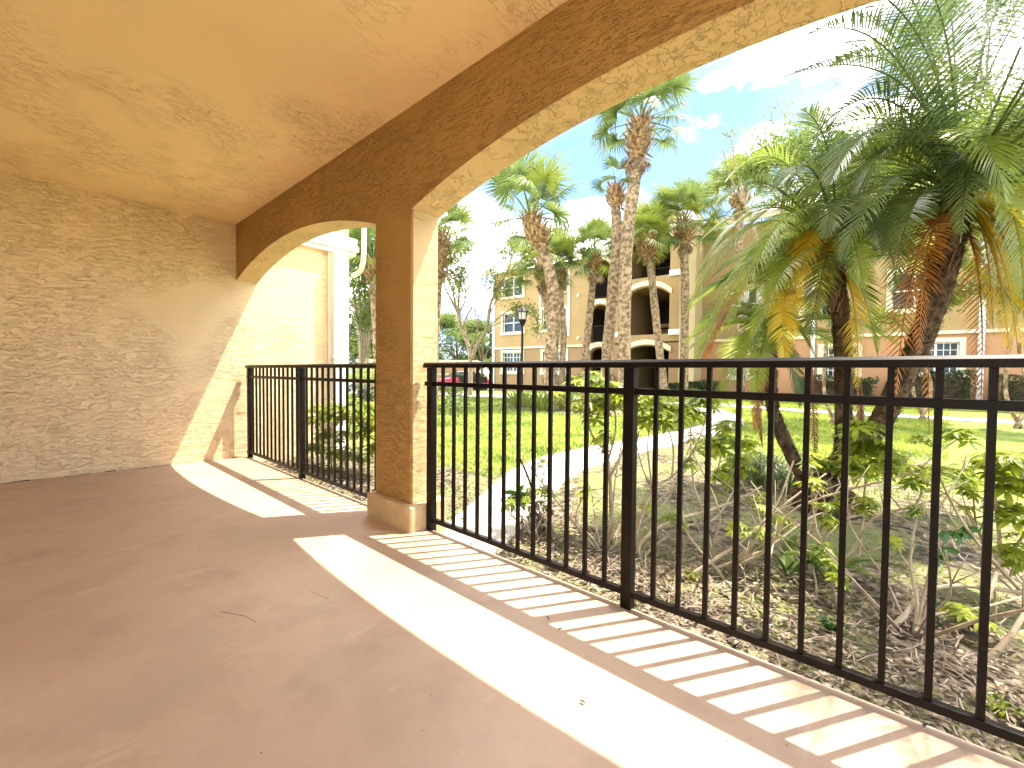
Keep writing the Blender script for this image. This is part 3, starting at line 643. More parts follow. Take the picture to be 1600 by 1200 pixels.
tree(b0, [([b0+Vector((k*.12-.24, 0, 0)), px(563+k*3, 545, 15+.2*k), px(558+k*6, 500, 15+.2*k), px(552+k*9, 450, 15)], .06, 3, .9) for k in range(5)],
     'multi stemmed crape myrtle seen through the left arch', G_TREE, 16000, .06, .1, name='crape_myrtle', spread=.5, cl=1.5)
b0 = gp(1205, 15)
tree(b0, [([b0, px(1200, 480, 15), px(1185, 380, 15), px(1165, 320, 15)], .09, 2, 1.2), ([px(1198, 450, 15), px(1215, 360, 15), px(1230, 290, 15)], .07, 3, 1.3), ([px(1166, 322, 15), px(1150, 260, 15), px(1142, 215, 15)], .03, 1, .4)],
     'bare twiggy tree with a few lime leaves rising behind the date palms', G_MYR, 1500, .05, .1, spread=.6)
for i, (x, D, h, w, lab) in enumerate([(668, 46, 8.5, 3.2, 'green tree behind the garage nearest the porch pillar'), (712, 50, 8.0, 3.4, 'bushy green tree over the garage roof left of the forked myrtle'), (752, 44, 6.8, 2.6, 'green tree against the left corner of the apartment block'), (600, 40, 9, 3.5, 'tall green tree hidden mostly by the pillar'), (560, 38, 8.5, 3.2, 'green tree far behind the left arch')]):
    b0 = gp(x, D); T = thing('broadleaf_tree', b0, lab, 'tree', 'green trees behind the garage'); mb = MB(); mb.tube([b0, b0+Vector((.2, 0, h*.45)), b0+Vector((0, .1, h*.8))], [.22, .16, .06], 8)
    for k in range(6): a = k*1.05; mb.tube([b0+Vector((0, 0, h*.35)), b0+Vector((math.cos(a)*w*.6, math.sin(a)*w*.6, h*.7))], [.1, .03], 6)
    mb.build('trunk', BARK, T); mb = MB()
    for k in range(26):
        c = b0+Vector((rnd.gauss(0, w*.45), rnd.gauss(0, w*.45), h*rnd.uniform(.22, .95))); leafcloud(mb, c, (w*.36, w*.36, w*.28), 420, .17)
    mb.build('crown', G_MYR if i in (1, 3) else G_TREE, T)
for (x, D, p1, p2, lab) in ((1300, 9.5, [(1298, 480, 9.5), (1290, 400, 9.5), (1275, 330, 9.4)], [(1300, 470, 9.5), (1330, 390, 9.5), (1350, 320, 9.6)], 'light green tree directly behind the middle date palm'), (1440, 10.5, [(1438, 500, 10.5), (1420, 400, 10.5), (1400, 320, 10.4)], [(1440, 490, 10.5), (1480, 420, 10.5), (1520, 340, 10.6)], 'light green tree behind the largest date palm'), (1590, 9, [(1588, 500, 9), (1570, 400, 9), (1560, 330, 9)], [(1590, 480, 9), (1630, 400, 9), (1650, 330, 9)], 'light green tree at the right edge of the view')):
    b0 = gp(x, D); tree(b0, [([b0, b0+Vector((.18, .1, .7)), b0+Vector((.05, .1, 1.5))]+[px(*q) for q in p1], .045, 4, .75), ([b0+Vector((.1, .05, 0)), b0+Vector((-.15, .1, .8))]+[px(*q) for q in p2], .04, 4, .7)], lab, G_TREE if x != 1440 else G_MYR, 17000, .05, .1, spread=.8, bark=TRUNK)
# small leaved tree behind the date palm crowns
b0 = gp(1760, 8.5)
tree(b0, [([b0, px(1740, 400, 8.5), px(1650, 280, 8.5), px(1560, 220, 8.5)], .07, 4, .7), ([px(1740, 400, 8.5), px(1640, 300, 8.3), px(1540, 130, 8.3)], .05, 4, .7), ([px(1650, 280, 8.5), px(1600, 200, 8.5), px(1500, 110, 8.5)], .05, 4, .6), ([px(1650, 280, 8.5), px(1560, 260, 8.5), px(1470, 230, 8.5)], .04, 3, .6)],
     'small leaved dark green tree rising behind the date palm', G_TREE, 14000, .035, .1, spread=.7, cl=1.5)

# ------------------------------------------------------------------ sabal palms
def fan_mesh(name, m, R_=.85, pet=1.0, nseg=34, droop=.5, seed=0):
    r = random.Random(seed); mb = MB()
    path = arc((0, 0, 0), (pet*.6, 0, .06), (pet, 0, -.02), 5); mb.tube(path, [.028, .022, .018, .015, .012, .01], 5)
    o = Vector((pet, 0, -.02))
    for i in range(nseg):
        a = R(-125+250*i/(nseg-1))+r.gauss(0, .02); L_ = R_*(1-.22*abs(a)/2.2)*r.uniform(.88, 1.05); w = .021*r.uniform(.8, 1.15)
        d = Vector((math.cos(a), math.sin(a), .12*abs(math.sin(a)))).normalized(); s = Vector((-math.sin(a), math.cos(a), 0))
        prev = None; p = o.copy(); K = 4
        for k in range(K+1):
            t = k/K; ww = w*(.25+2.0*t if t < .4 else 1.05*(1-t)/.6+.06); dd = (d+Vector((0, 0, -droop*1.7*max(0, t-.45)**1.1-(.9 if t > .6 else 0)*r.random()*droop))).normalized()
            if k: p = p+dd*L_/K
            fold = Vector((0, 0, .012*math.sin(t*3)))
            cur = (p-s*ww, p+s*ww)
            if prev: mb.quad(prev[0], prev[1], cur[1], cur[0])
            prev = cur
    me = bpy.data.meshes.new(name); me.from_pydata([tuple(v) for v in mb.v], [], mb.f); me.materials.append(m); return me
FANS = [fan_mesh('fan_frond', G_SAB, 1.05, 1.0, 46, .6, 1), fan_mesh('fan_frond', G_SAB, .95, .85, 44, .9, 2), fan_mesh('fan_frond', G_SABY, 1.0, .95, 44, .8, 3), fan_mesh('fan_frond', G_SAB, .95, 1.15, 42, 1.2, 4)]
DEADF = fan_mesh('dead_frond', G_SABB, .45, .35, 22, 2.2, 5)
def sabal(pts, D, r0, r1, boots, lab, n=24, size=1.0, dead=6, yel=.25, el=(-25, 80)):
    P = [px(x, y, D) for x, y in pts]; base = Vector((P[-1].x, P[-1].y, gz(P[-1].x, P[-1].y)))
    if P[-1].z > base.z+.15: P.append(base)
    else: P[-1] = base
    T = thing('sabal_palm', P[-1], lab, 'palm tree', 'cabbage palms on the lawn in front of the block')
    Q = smoothpath(P, 5); mb = MB(); rr_ = [lerp(r0, r1, (i/(len(Q)-1))**.8)*(1+rnd.uniform(-.05, .05)) for i in range(len(Q))]; mb.tube(Q, rr_, 12, jit=.05)
    # old leaf scars
    for i in range(90):
        k = rnd.uniform(0, len(Q)-1.01); q = Q[int(k)].lerp(Q[int(k)+1], k % 1); a = rnd.uniform(0, 6.28); d = Vector((math.cos(a), math.sin(a), 0)); r_ = lerp(r0, r1, k/len(Q)); s = Vector((-d.y, d.x, 0))*.05
        mb.tri(q+d*r_*.96-s, q+d*r_*.96+s, q+d*(r_*1.02+.03)+Vector((0, 0, .09)))
    mb.build('trunk', TRUNK, T, smooth=False)
    top = P[0]; ax = (P[0]-P[1]).normalized(); bl, br = boots
    mb = MB(); mb.tube([top+ax*(bl*t_) for t_ in (0, .2, .5, .8, 1)], [r0*.9, br*.7, br*.8, br*.62, br*.3], 10)
    nb = 70
    for i in range(nb):
        t_ = i/nb; a = i*2.4; d = Vector((math.cos(a), math.sin(a), 0)); rad = br*(.55+.35*math.sin(math.pi*min(1, t_*.9+.15))); c = top+ax*bl*t_+d*rad*.85
        tip = c+(d*.75+Vector((0, 0, 1.1 if t_ > .12 else -.6))).normalized()*rnd.uniform(.16, .26)*(br/.3); s = Vector((-d.y, d.x, 0))*.05*(br/.3); o_ = d*.03
        mb.quad(c-s, c+s, tip+s*.45, tip-s*.45); mb.quad(c-s+o_, tip-s*.45+o_*.7, tip+s*.45+o_*.7, c+s+o_); mb.quad(c-s, tip-s*.45, tip-s*.45+o_*.7, c-s+o_); mb.quad(c+s, c+s+o_, tip+s*.45+o_*.7, tip+s*.45)
    mb.build('leaf_boots', BOOT, T)
    head = top+ax*bl*.95
    for i in range(n):
        a = i*2.399+rnd.uniform(-.25, .25); e = R(lerp(el[1], el[0], (i/(n-1))**1.15)+rnd.uniform(-8, 8)); d = Vector((math.cos(a)*math.cos(e), math.sin(a)*math.cos(e), math.sin(e)))
        me = FANS[2] if rnd.random() < yel else rnd.choice((FANS[0], FANS[1], FANS[3]))
        f = bpy.data.objects.new('frond', me); COL.objects.link(f); f.parent = T; f.location = head-T.location; f.rotation_euler = rot_basis(d, rnd.uniform(-.5, .5)).to_euler(); f.scale = [size*1.15*rnd.uniform(.85, 1.1)]*3
    for i in range(dead):
        a = i*2.1; e = R(rnd.uniform(-75, -40)); d = Vector((math.cos(a)*math.cos(e), math.sin(a)*math.cos(e), math.sin(e)))
        f = bpy.data.objects.new('dead_frond', DEADF); COL.objects.link(f); f.parent = T; f.location = top+ax*bl*.1-T.location; f.rotation_euler = rot_basis(d, rnd.uniform(-1, 1)).to_euler(); f.scale = [size*rnd.uniform(.8, 1.1)]*3
    return T
sabal([(995, 250), (989, 300), (981, 360), (976, 450), (975, 562), (976, 634)], 14, .19, .22, (1.35, .42), 'tallest palm with a bulging booted head, right trunk of the close pair', 22, 1.05, 12)
sabal([(962, 325), (964, 380), (958, 450), (949, 562), (948, 634)], 14.6, .16, .22, (.75, .30), 'left trunk of the close pair, its head behind the tallest palm', 7, .55, 8, el=(-10, 60))
sabal([(846, 388), (856, 415), (864, 450), (866, 500), (861, 562), (862, 636)], 12.6, .15, .21, (1.0, .36), 'palm with a curved trunk and fat booted neck right of the lamp', 15, 1.05, 2, el=(-5, 82))
sabal([(849, 446), (856, 490), (861, 530), (860, 562)], 17, .12, .15, (.75, .28), 'thin palm partly hidden behind the left side of the curved palm', 18, .8, 8)
sabal([(876, 440), (877, 470), (881, 520), (879, 562)], 17, .10, .13, (.65, .26), 'slim palm just right of the curved palm', 16, .8, 8)
sabal([(927, 428), (924, 470), (918, 520), (914, 562)], 17.2, .12, .16, (.85, .28), 'slim leaning palm in front of the narrow balconies', 22, .85, 7)
sabal([(1014, 405), (1018, 430), (1024, 490), (1032, 562), (1037, 602)], 17.7, .14, .17, (.85, .42), 'palm with a pineapple shaped head in front of the arched balconies', 20, .85, 0, .6)
sabal([(1069, 384), (1070, 450), (1069, 562)], 17.8, .16, .18, (1.0, .36), 'straight palm at the right edge of the arched balconies', 26, 1.0, 7)
sabal([(1155, 325), (1156, 400), (1158, 562)], 19, .15, .18, (.6, .4), 'palm with upright bushy crown above the right wing roof', 26, .95, 3, .4, el=(5, 85))
sabal([(686, 425), (678, 562)], 16, .15, .18, (1.5, .35), 'palm peeking out behind the right side of the pillar', 22, .85, 10, .5)
sabal([(585, 440), (592, 562)], 13, .14, .17, (.6, .3), 'palm with hanging fans seen at the top of the left arch', 22, 1.0, 3, .3)

# ------------------------------------------------------------------ pygmy date palm clump
def pinnate(name, P0_, P1_, P2_, m, parent, ll=.26, n=62, w=.0062, sag=.45, stalk=None, start=.10, side=None, seed=None, fold=.25):
    r = rnd; mb = MB(); K = 26; pts = arc(P0_, P1_, P2_, K); total = sum((a-b).length for a, b in zip(pts, pts[1:]))
    mb.tube(pts, [lerp(.011, .0025, (i/K)**.7) for i in range(K+1)], 5, cap=False)
    for i in range(n):
        t_ = start+(1-start)*(i+.5)/n; k = t_*K; i0 = min(K-1, int(k)); p = pts[i0].lerp(pts[i0+1], k-i0); T_ = (pts[i0+1]-pts[i0]).normalized()
        S_ = T_.cross(Vector((0, 0, 1)))
        if S_.length < .15: S_ = T_.cross(_fw)
        S_.normalize()
        if side is not None: S_ = (S_*(1-side)+T_.cross(_fw).normalized()*side).normalized()
        U_ = S_.cross(T_).normalized()
        prof = (math.sin(math.pi*min(1, (t_*.93+.10)))**.55); L_ = ll*prof*r.uniform(.88, 1.08)
        if t_ < .2: L_ *= .35+t_*3.2
        al = R(lerp(72, 28, t_))+r.gauss(0, .05)
        for sg in (-1, 1):
            if r.random() < .03: continue
            d = (T_*math.cos(al)+S_*sg*math.sin(al)+U_*(fold*math.sin(al))).normalized(); q = p.copy(); prev = None; ws = w*r.uniform(.8, 1.2)
            nn = d.cross(U_).normalized()*.85+U_*.3*sg; J = 4
            for j in range(J+1):
                tt = j/J; ww = ws*(.55+1.2*tt if tt < .35 else (1-tt)/.65+.05)
                if j: dd = (d+Vector((0, 0, -sag*tt*tt*r.uniform(.9, 1.3)))).normalized(); q = q+dd*L_/J
                cur = (q-nn*ww, q+nn*ww)
                if prev: mb.quad(prev[0], prev[1], cur[1], cur[0])
                prev = cur
    i0 = mb.build('frond', m, parent)
    return i0
DB = pz(1292, 796, GZ)
GD = 'dwarf date palms growing from one root'
DPM = thing('date_palm', DB, 'middle, upright dwarf date palm of the clump behind the railing', 'palm tree', GD)
DPL = thing('date_palm', pz(1272, 786, GZ), 'smallest dwarf date palm of the clump, its trunk leaning left', 'palm tree', GD)
DPR = thing('date_palm', pz(1302, 790, GZ), 'largest dwarf date palm, its thick trunk leaning right with orange and yellow hanging fronds', 'palm tree', GD)
def dtrunk(DP, pts, r0, r1):
    P = smoothpath(pts, 6); mb = MB(); mb.tube(P, [lerp(r0, r1, i/(len(P)-1))*(1+rnd.uniform(-.06, .06)) for i in range(len(P))], 10, jit=.1)
    n = int(sum((a-b).length for a, b in zip(P, P[1:]))*330)
    for i in range(n):
        k = rnd.uniform(0, len(P)-1.01); i0 = int(k); q = P[i0].lerp(P[i0+1], k-i0); ax = (P[i0+1]-P[i0]).normalized(); a = rnd.uniform(0, 6.28); u = ax.cross(Vector((.3, .8, .2))).normalized(); v = ax.cross(u); d = u*math.cos(a)+v*math.sin(a); s = d.cross(ax)*.014
        r_ = lerp(r0, r1, k/(len(P)-1)); tip = q+d*(r_+rnd.uniform(.012, .03))+ax*rnd.uniform(.01, .03); mb.tri(q+d*r_*.9-s-ax*.01, q+d*r_*.9+s-ax*.01, tip); mb.tri(q+d*r_*.9-s+ax*.018, tip, q+d*r_*.9+s+ax*.018)
    mb.build('trunk', DTRUNK, DP); return P[-1]
D0 = 3.45
c1 = dtrunk(DPL, [px(1275, 775, 3.55), px(1250, 735, 3.6), px(1222, 680, 3.65), px(1208, 640, 3.7), px(1204, 585, 3.75), px(1206, 520, 3.8)], .055, .045)
c2 = dtrunk(DPM, [px(1300, 770, 3.45), px(1314, 730, 3.5), px(1318, 660, 3.5), px(1318, 580, 3.5), px(1314, 500, 3.5), px(1305, 420, 3.5)], .058, .062)
c3 = dtrunk(DPR, [px(1285, 740, 3.4), px(1330, 706, 3.35), px(1372, 665, 3.3), px(1402, 610, 3.25), px(1438, 530, 3.2), px(1470, 440, 3.15), px(1487, 370, 3.1), px(1493, 310, 3.1)], .065, .085)
mb = MB()
for k in range(40):
    a = rnd.uniform(0, 6.28); r_ = rnd.uniform(.0, .16); c = DB+Vector((math.cos(a)*r_, math.sin(a)*r_, rnd.uniform(-.02, .16))); mb.tube([c, c+Vector((rnd.gauss(0, .03), rnd.gauss(0, .03), .07)), c+Vector((rnd.gauss(0, .02), rnd.gauss(0, .02), .13))], [rnd.uniform(.05, .09), .06, .02], 7, jit=.2)
for k in range(700):
    a = rnd.uniform(0, 6.28); e = rnd.uniform(-.1, 1.4); d = Vector((math.cos(a)*math.cos(e), math.sin(a)*math.cos(e), math.sin(e)*1.05)); c = DB+d*.21+Vector((0, 0, .02)); mb.tube([c, c+d*.03+Vector((rnd.gauss(0, .015), rnd.gauss(0, .015), rnd.gauss(-.02, .02)))], [.006, .002], 3, cap=False)
mb.build('root_mass', DTRUNK, DPM)
def crownfibre(DP, c, ax, L_, r_):
    mb = MB()
    for i in range(260):
        t_ = rnd.random(); a = rnd.uniform(0, 6.28); d = Vector((math.cos(a), math.sin(a), 0)); p = c-ax*L_*t_+d*r_*(.5+.4*t_); s = Vector((-d.y, d.x, 0))*.010
        tip = p+d*rnd.uniform(.02, .07)+Vector((0, 0, rnd.uniform(.03, .14))); mb.tri(p-s, p+s, tip)
    mb.build('leaf_bases', BOOTD, DP)
crownfibre(DPR, c3, Vector((.1, 0, .9)), .6, .10); crownfibre(DPM, c2, Vector((0, 0, 1)), .38, .075); crownfibre(DPL, c1, Vector((0, 0, 1)), .22, .05)
def fr(pts, m, ll=.26, label=None, **k):
    o = pinnate('frond', *[px(*q) for q in pts], m, DP, ll=ll, **k)
    if label: o['label'] = label
DP = DPR
# hand placed fronds of the right crown: (start, bezier control, tip) as pixel + distance
H3 = (1494, 285)
for pts, m, ll, kw in [
    ([(1492, 290, 3.1), (1440, 40, 2.9), (1225, 120, 2.9)], G_DATE, .30, dict(sag=.8)),
    ([(1490, 290, 3.1), (1395, 60, 3.1), (1270, 215, 3.2)], G_DATE, .28, dict(sag=.6)),
    ([(1488, 300, 3.1), (1400, 130, 3.0), (1330, 330, 3.0)], G_DATE, .27, dict(sag=.5)),
    ([(1495, 290, 3.1), (1500, -60, 2.9), (1380, -90, 2.7)], G_DATE, .28, dict(sag=.5)),
    ([(1496, 290, 3.1), (1540, -40, 3.0), (1620, -60, 2.9)], G_DATE, .28, dict(sag=.5)),
    ([(1497, 290, 3.1), (1580, 20, 3.3), (1680, 120, 3.3)], G_DATE, .28, dict(sag=.5)),
    ([(1500, 280, 3.0), (1525, 100, 2.6), (1575, 330, 2.5)], G_DATEL, .27, dict(sag=.5)),
    ([(1500, 295, 3.1), (1600, 160, 2.9), (1650, 420, 2.8)], G_DATE, .28, dict(sag=.5)),
    ([(1488, 305, 3.1), (1420, 240, 2.9), (1394, 470, 2.9)], G_DATE, .26, dict(sag=.25)),
    ([(1486, 300, 3.1), (1350, 180, 3.2), (1240, 330, 3.2)], G_DATEL, .28, dict(sag=.5)),
    ([(1486, 310, 3.1), (1440, 220, 3.3), (1370, 380, 3.4)], G_DATEL, .25, dict(sag=.4)),
    ([(1497, 300, 3.1), (1555, 220, 3.3), (1560, 460, 3.4)], G_DATE, .25, dict(sag=.3)),
    ([(1495, 290, 3.1), (1460, 60, 3.6), (1330, 20, 3.9)], G_DATE, .28, dict(sag=.4)),
    ([(1495, 290, 3.1), (1560, 120, 3.6), (1640, 220, 3.8)], G_DATE, .28, dict(sag=.4)),
    ([(1490, 285, 3.1), (1400, -20, 3.0), (1250, 60, 2.9)], G_DATE, .32, dict(sag=.7)),
    ([(1490, 285, 3.1), (1400, 110, 3.3), (1235, 240, 3.4)], G_DATEL, .30, dict(sag=.6)),
    ([(1490, 285, 3.1), (1450, -120, 3.0), (1310, -60, 3.1)], G_DATE, .30, dict(sag=.5)),
    ([(1495, 285, 3.1), (1580, -80, 3.2), (1690, 20, 3.2)], G_DATE, .30, dict(sag=.6)),
    ([(1498, 290, 3.1), (1560, 60, 2.8), (1640, 260, 2.7)], G_DATEL, .30, dict(sag=.6)),
    ([(1486, 300, 3.1), (1390, 200, 2.9), (1310, 420, 2.8)], G_DATE, .28, dict(sag=.4)),
    ([(1500, 300, 3.1), (1600, 240, 2.8), (1600, 480, 2.7)], G_DATEL, .28, dict(sag=.4)),
    ([(1492, 285, 3.1), (1470, -60, 3.0), (1240, -40, 2.9)], G_DATE, .32, dict(sag=.7)),
    ([(1492, 285, 3.1), (1420, 20, 3.4), (1290, 110, 3.6)], G_DATE, .30, dict(sag=.6)),
    ([(1492, 285, 3.1), (1380, 90, 2.8), (1290, 300, 2.7)], G_DATE, .30, dict(sag=.6)),
    ([(1494, 285, 3.1), (1500, 10, 3.3), (1460, -120, 3.4)], G_DATE, .30, dict(sag=.5)),
    ([(1498, 285, 3.1), (1610, 60, 3.0), (1690, 320, 3.0)], G_DATE, .30, dict(sag=.6)),
    ([(1496, 288, 3.1), (1530, 140, 2.9), (1500, 380, 2.7)], G_DATE, .26, dict(sag=.4)),
]: fr(pts, m, ll*1.12, **dict(kw, w=.0068))
for pts, ll, kw in [([(1484, 335, 3.1), (1420, 330, 2.95), (1398, 640, 2.9)], .24, dict(sag=.2, n=46)), ([(1484, 340, 3.1), (1440, 320, 3.0), (1436, 570, 3.0)], .22, dict(sag=.4, n=46)), ([(1498, 345, 3.1), (1545, 380, 3.0), (1532, 640, 3.0)], .22, dict(sag=.25, n=42)), ([(1480, 380, 3.15), (1445, 400, 3.3), (1452, 680, 3.3)], .16, dict(sag=.5, n=40))]:
    fr(pts, G_ORA, ll, 'orange brown dying frond hanging down', **kw)
for pts, ll, kw in [([(1502, 320, 3.1), (1580, 290, 2.9), (1610, 570, 2.9)], .27, dict(sag=.3)), ([(1500, 330, 3.1), (1560, 330, 2.95), (1578, 560, 2.9)], .25, dict(sag=.3)), ([(1502, 315, 3.1), (1630, 250, 3.1), (1670, 520, 3.1)], .26, dict(sag=.3)), ([(1500, 325, 3.1), (1545, 300, 3.0), (1552, 520, 3.0)], .22, dict(sag=.5)), ([(1500, 320, 3.05), (1570, 330, 2.85), (1590, 540, 2.85)], .26, dict(sag=.4)), ([(1500, 320, 3.05), (1600, 300, 2.8), (1635, 500, 2.8)], .26, dict(sag=.4))]:
    fr(pts, G_YEL, ll*.92, 'bright yellow old frond arching down', w=.005, **kw)
# middle crown
DP = DPM
for pts, m, ll, kw in [
    ([(1304, 400, 3.5), (1260, 210, 3.4), (1120, 420, 3.4)], G_DATEL, .27, dict(sag=.6)),
    ([(1303, 400, 3.5), (1230, 250, 3.3), (1090, 380, 3.2)], G_DATEL, .28, dict(sag=.6)),
    ([(1303, 405, 3.5), (1250, 300, 3.5), (1160, 500, 3.5)], G_DATEL, .26, dict(sag=.4)),
    ([(1305, 400, 3.5), (1290, 200, 3.6), (1190, 250, 3.7)], G_DATE, .26, dict(sag=.5)),
    ([(1306, 400, 3.5), (1310, 190, 3.4), (1250, 170, 3.2)], G_DATE, .26, dict(sag=.4)),
    ([(1308, 400, 3.5), (1340, 200, 3.6), (1400, 260, 3.8)], G_DATE, .26, dict(sag=.4)),
    ([(1308, 402, 3.5), (1360, 270, 3.3), (1400, 430, 3.2)], G_DATE, .26, dict(sag=.4)),
    ([(1306, 400, 3.5), (1330, 300, 3.2), (1350, 460, 3.0)], G_DATEL, .25, dict(sag=.4)),
    ([(1305, 405, 3.5), (1300, 330, 3.2), (1262, 540, 3.1)], G_DATE, .26, dict(sag=.3)),
    ([(1308, 410, 3.5), (1345, 400, 3.5), (1372, 560, 3.5)], G_DATEL, .22, dict(sag=.3)),
    ([(1306, 405, 3.5), (1300, 290, 3.9), (1240, 360, 4.2)], G_DATEL, .26, dict(sag=.4)),
    ([(1306, 405, 3.5), (1345, 290, 3.9), (1390, 360, 4.2)], G_DATEL, .26, dict(sag=.4)),
    ([(1304, 410, 3.5), (1270, 340, 3.7), (1210, 440, 3.9)], G_DATEL, .24, dict(sag=.4)),
    ([(1304, 400, 3.5), (1200, 230, 3.5), (1085, 440, 3.5)], G_DATEL, .30, dict(sag=.7)),
    ([(1304, 400, 3.5), (1230, 160, 3.5), (1130, 290, 3.5)], G_DATEL, .28, dict(sag=.6)),
    ([(1304, 400, 3.5), (1240, 340, 3.2), (1170, 540, 3.1)], G_DATEL, .26, dict(sag=.4)),
    ([(1304, 400, 3.5), (1215, 270, 3.1), (1135, 520, 3.0)], G_DATEL, .30, dict(sag=.9)),
    ([(1304, 400, 3.5), (1170, 250, 3.3), (1070, 500, 3.3)], G_DATEL, .30, dict(sag=.9)),
    ([(1304, 400, 3.5), (1220, 290, 3.6), (1110, 480, 3.8)], G_DATEL, .28, dict(sag=.8)),
    ([(1304, 400, 3.5), (1190, 210, 3.3), (1120, 330, 3.2)], G_DATE, .28, dict(sag=.8)),
    ([(1304, 400, 3.5), (1195, 300, 3.4), (1090, 560, 3.4)], G_DATEL, .28, dict(sag=.8)),
    ([(1304, 400, 3.5), (1245, 250, 3.1), (1180, 420, 2.9)], G_DATEL, .30, dict(sag=.8)),
    ([(1304, 400, 3.5), (1250, 330, 3.4), (1195, 560, 3.4)], G_DATEL, .26, dict(sag=.5)),
    ([(1306, 400, 3.5), (1350, 240, 3.2), (1380, 400, 3.0)], G_DATE, .28, dict(sag=.6)),
    ([(1306, 400, 3.5), (1310, 240, 3.1), (1290, 380, 2.9)], G_DATE, .28, dict(sag=.6)),
    ([(1306, 400, 3.5), (1280, 180, 3.2), (1210, 300, 3.0)], G_DATE, .28, dict(sag=.5)),
]: fr(pts, m, ll, **kw)
for pts, ll, kw in [([(1303, 405, 3.5), (1262, 300, 3.4), (1228, 490, 3.35)], .26, dict(sag=.5)), ([(1304, 405, 3.5), (1280, 330, 3.3), (1275, 500, 3.2)], .24, dict(sag=.4)), ([(1307, 420, 3.5), (1345, 430, 3.4), (1340, 620, 3.35)], .2, dict(sag=.3)), ([(1240, 455, 3.6), (1215, 440, 3.2), (1228, 575, 3.0)], .2, dict(sag=.4)), ([(1304, 395, 3.4), (1262, 290, 3.2), (1250, 480, 3.2)], .22, dict(sag=.7, w=.005))]:
    fr(pts, G_YEL, ll, 'bright yellow old frond arching down', **kw)
# left, lowest crown
DP = DPL
for pts, m, ll, kw in [
    ([(1206, 515, 3.8), (1150, 420, 3.7), (1080, 580, 3.6)], G_DATEL, .24, dict(sag=.5)),
    ([(1206, 515, 3.8), (1200, 430, 3.6), (1150, 600, 3.5)], G_DATEL, .24, dict(sag=.4)),
    ([(1206, 515, 3.8), (1210, 440, 3.7), (1275, 560, 3.6)], G_DATEL, .24, dict(sag=.4)),
    ([(1206, 515, 3.8), (1180, 460, 4.0), (1110, 520, 4.2)], G_DATEL, .24, dict(sag=.4)),
    ([(1206, 515, 3.8), (1230, 430, 4.0), (1280, 500, 4.2)], G_DATEL, .24, dict(sag=.4)),
    ([(1206, 518, 3.8), (1160, 520, 3.7), (1120, 640, 3.6)], G_DATEL, .22, dict(sag=.3)),
    ([(1206, 520, 3.8), (1235, 530, 3.7), (1250, 640, 3.6)], G_DATE, .22, dict(sag=.3)),
    ([(1206, 515, 3.8), (1195, 400, 3.8), (1170, 430, 3.7)], G_DATEL, .22, dict(sag=.4)),
    ([(1206, 518, 3.8), (1190, 510, 3.4), (1180, 620, 3.3)], G_DATEL, .22, dict(sag=.3)),
    ([(1206, 515, 3.8), (1130, 480, 3.9), (1065, 560, 4.0)], G_DATEL, .22, dict(sag=.4)),
]: fr(pts, m, ll, **kw)
for pts, ll in [([(1200, 440, 3.7), (1150, 420, 3.6), (1100, 575, 3.55)], .2), ([(1205, 530, 3.8), (1185, 560, 3.7), (1180, 680, 3.7)], .14)]:
    fr(pts, G_ORA, ll, 'orange brown dying frond hanging down', sag=.2)
# random fill fronds behind
for (c, n, L0, el0, el1, DP) in ((c3, 28, 1.4, 0, 80, DPR), (c2, 24, 1.15, 0, 75, DPM), (c1, 12, .9, -10, 65, DPL)):
    for i in range(n):
        a = (i*2.399+rnd.random()) % 3.6+.1; e = R(rnd.uniform(el0, el1)); L_ = L0*rnd.uniform(.85, 1.15); h = Vector((math.cos(a), math.sin(a), 0))
        p1 = c+h*L_*.5*math.cos(e)+Vector((0, 0, L_*.6*math.sin(e)+.1)); p2 = c+h*L_*(.55+.4*math.cos(e))+Vector((0, 0, L_*(math.sin(e)*.55-.30)))
        pinnate('frond', c, p1, p2, rnd.choice((G_DATE, G_DATEL, G_DATEL)), DP, ll=.27, n=50, sag=.5)
for p1, p2 in (((6.5, 1.6, 3.1), (6.75, .35, 2.0)), ((6.35, 1.3, 3.0), (6.2, .45, 1.9)), ((6.6, 1.9, 3.3), (6.45, .7, 2.5)), ((6.8, 2.0, 3.0), (7.0, .7, 2.1)), ((6.3, 1.5, 3.3), (6.05, .75, 2.55)), ((6.5, 1.5, 2.9), (6.15, .32, 1.75)), ((6.3, 1.4, 2.9), (5.98, .42, 2.0)), ((6.7, 1.5, 2.9), (6.45, .25, 1.75)), ((6.5, 1.3, 2.7), (6.3, .22, 1.55))):
    pinnate('frond', c3, Vector(p1), Vector(p2), G_DATE, DPR, ll=.27, sag=.5)
for pts in ([(1190, 560, 3.7), (1180, 620, 3.6), (1192, 700, 3.6)], [(1268, 560, 3.6), (1270, 640, 3.5), (1276, 745, 3.45)], [(1345, 600, 3.4), (1345, 650, 3.4), (1350, 690, 3.4)]):
    o = pinnate('dead_frond', *[px(*q) for q in pts], G_BRN, DPL if pts[0][0] < 1200 else DPM, ll=.07, n=40, sag=1.5)

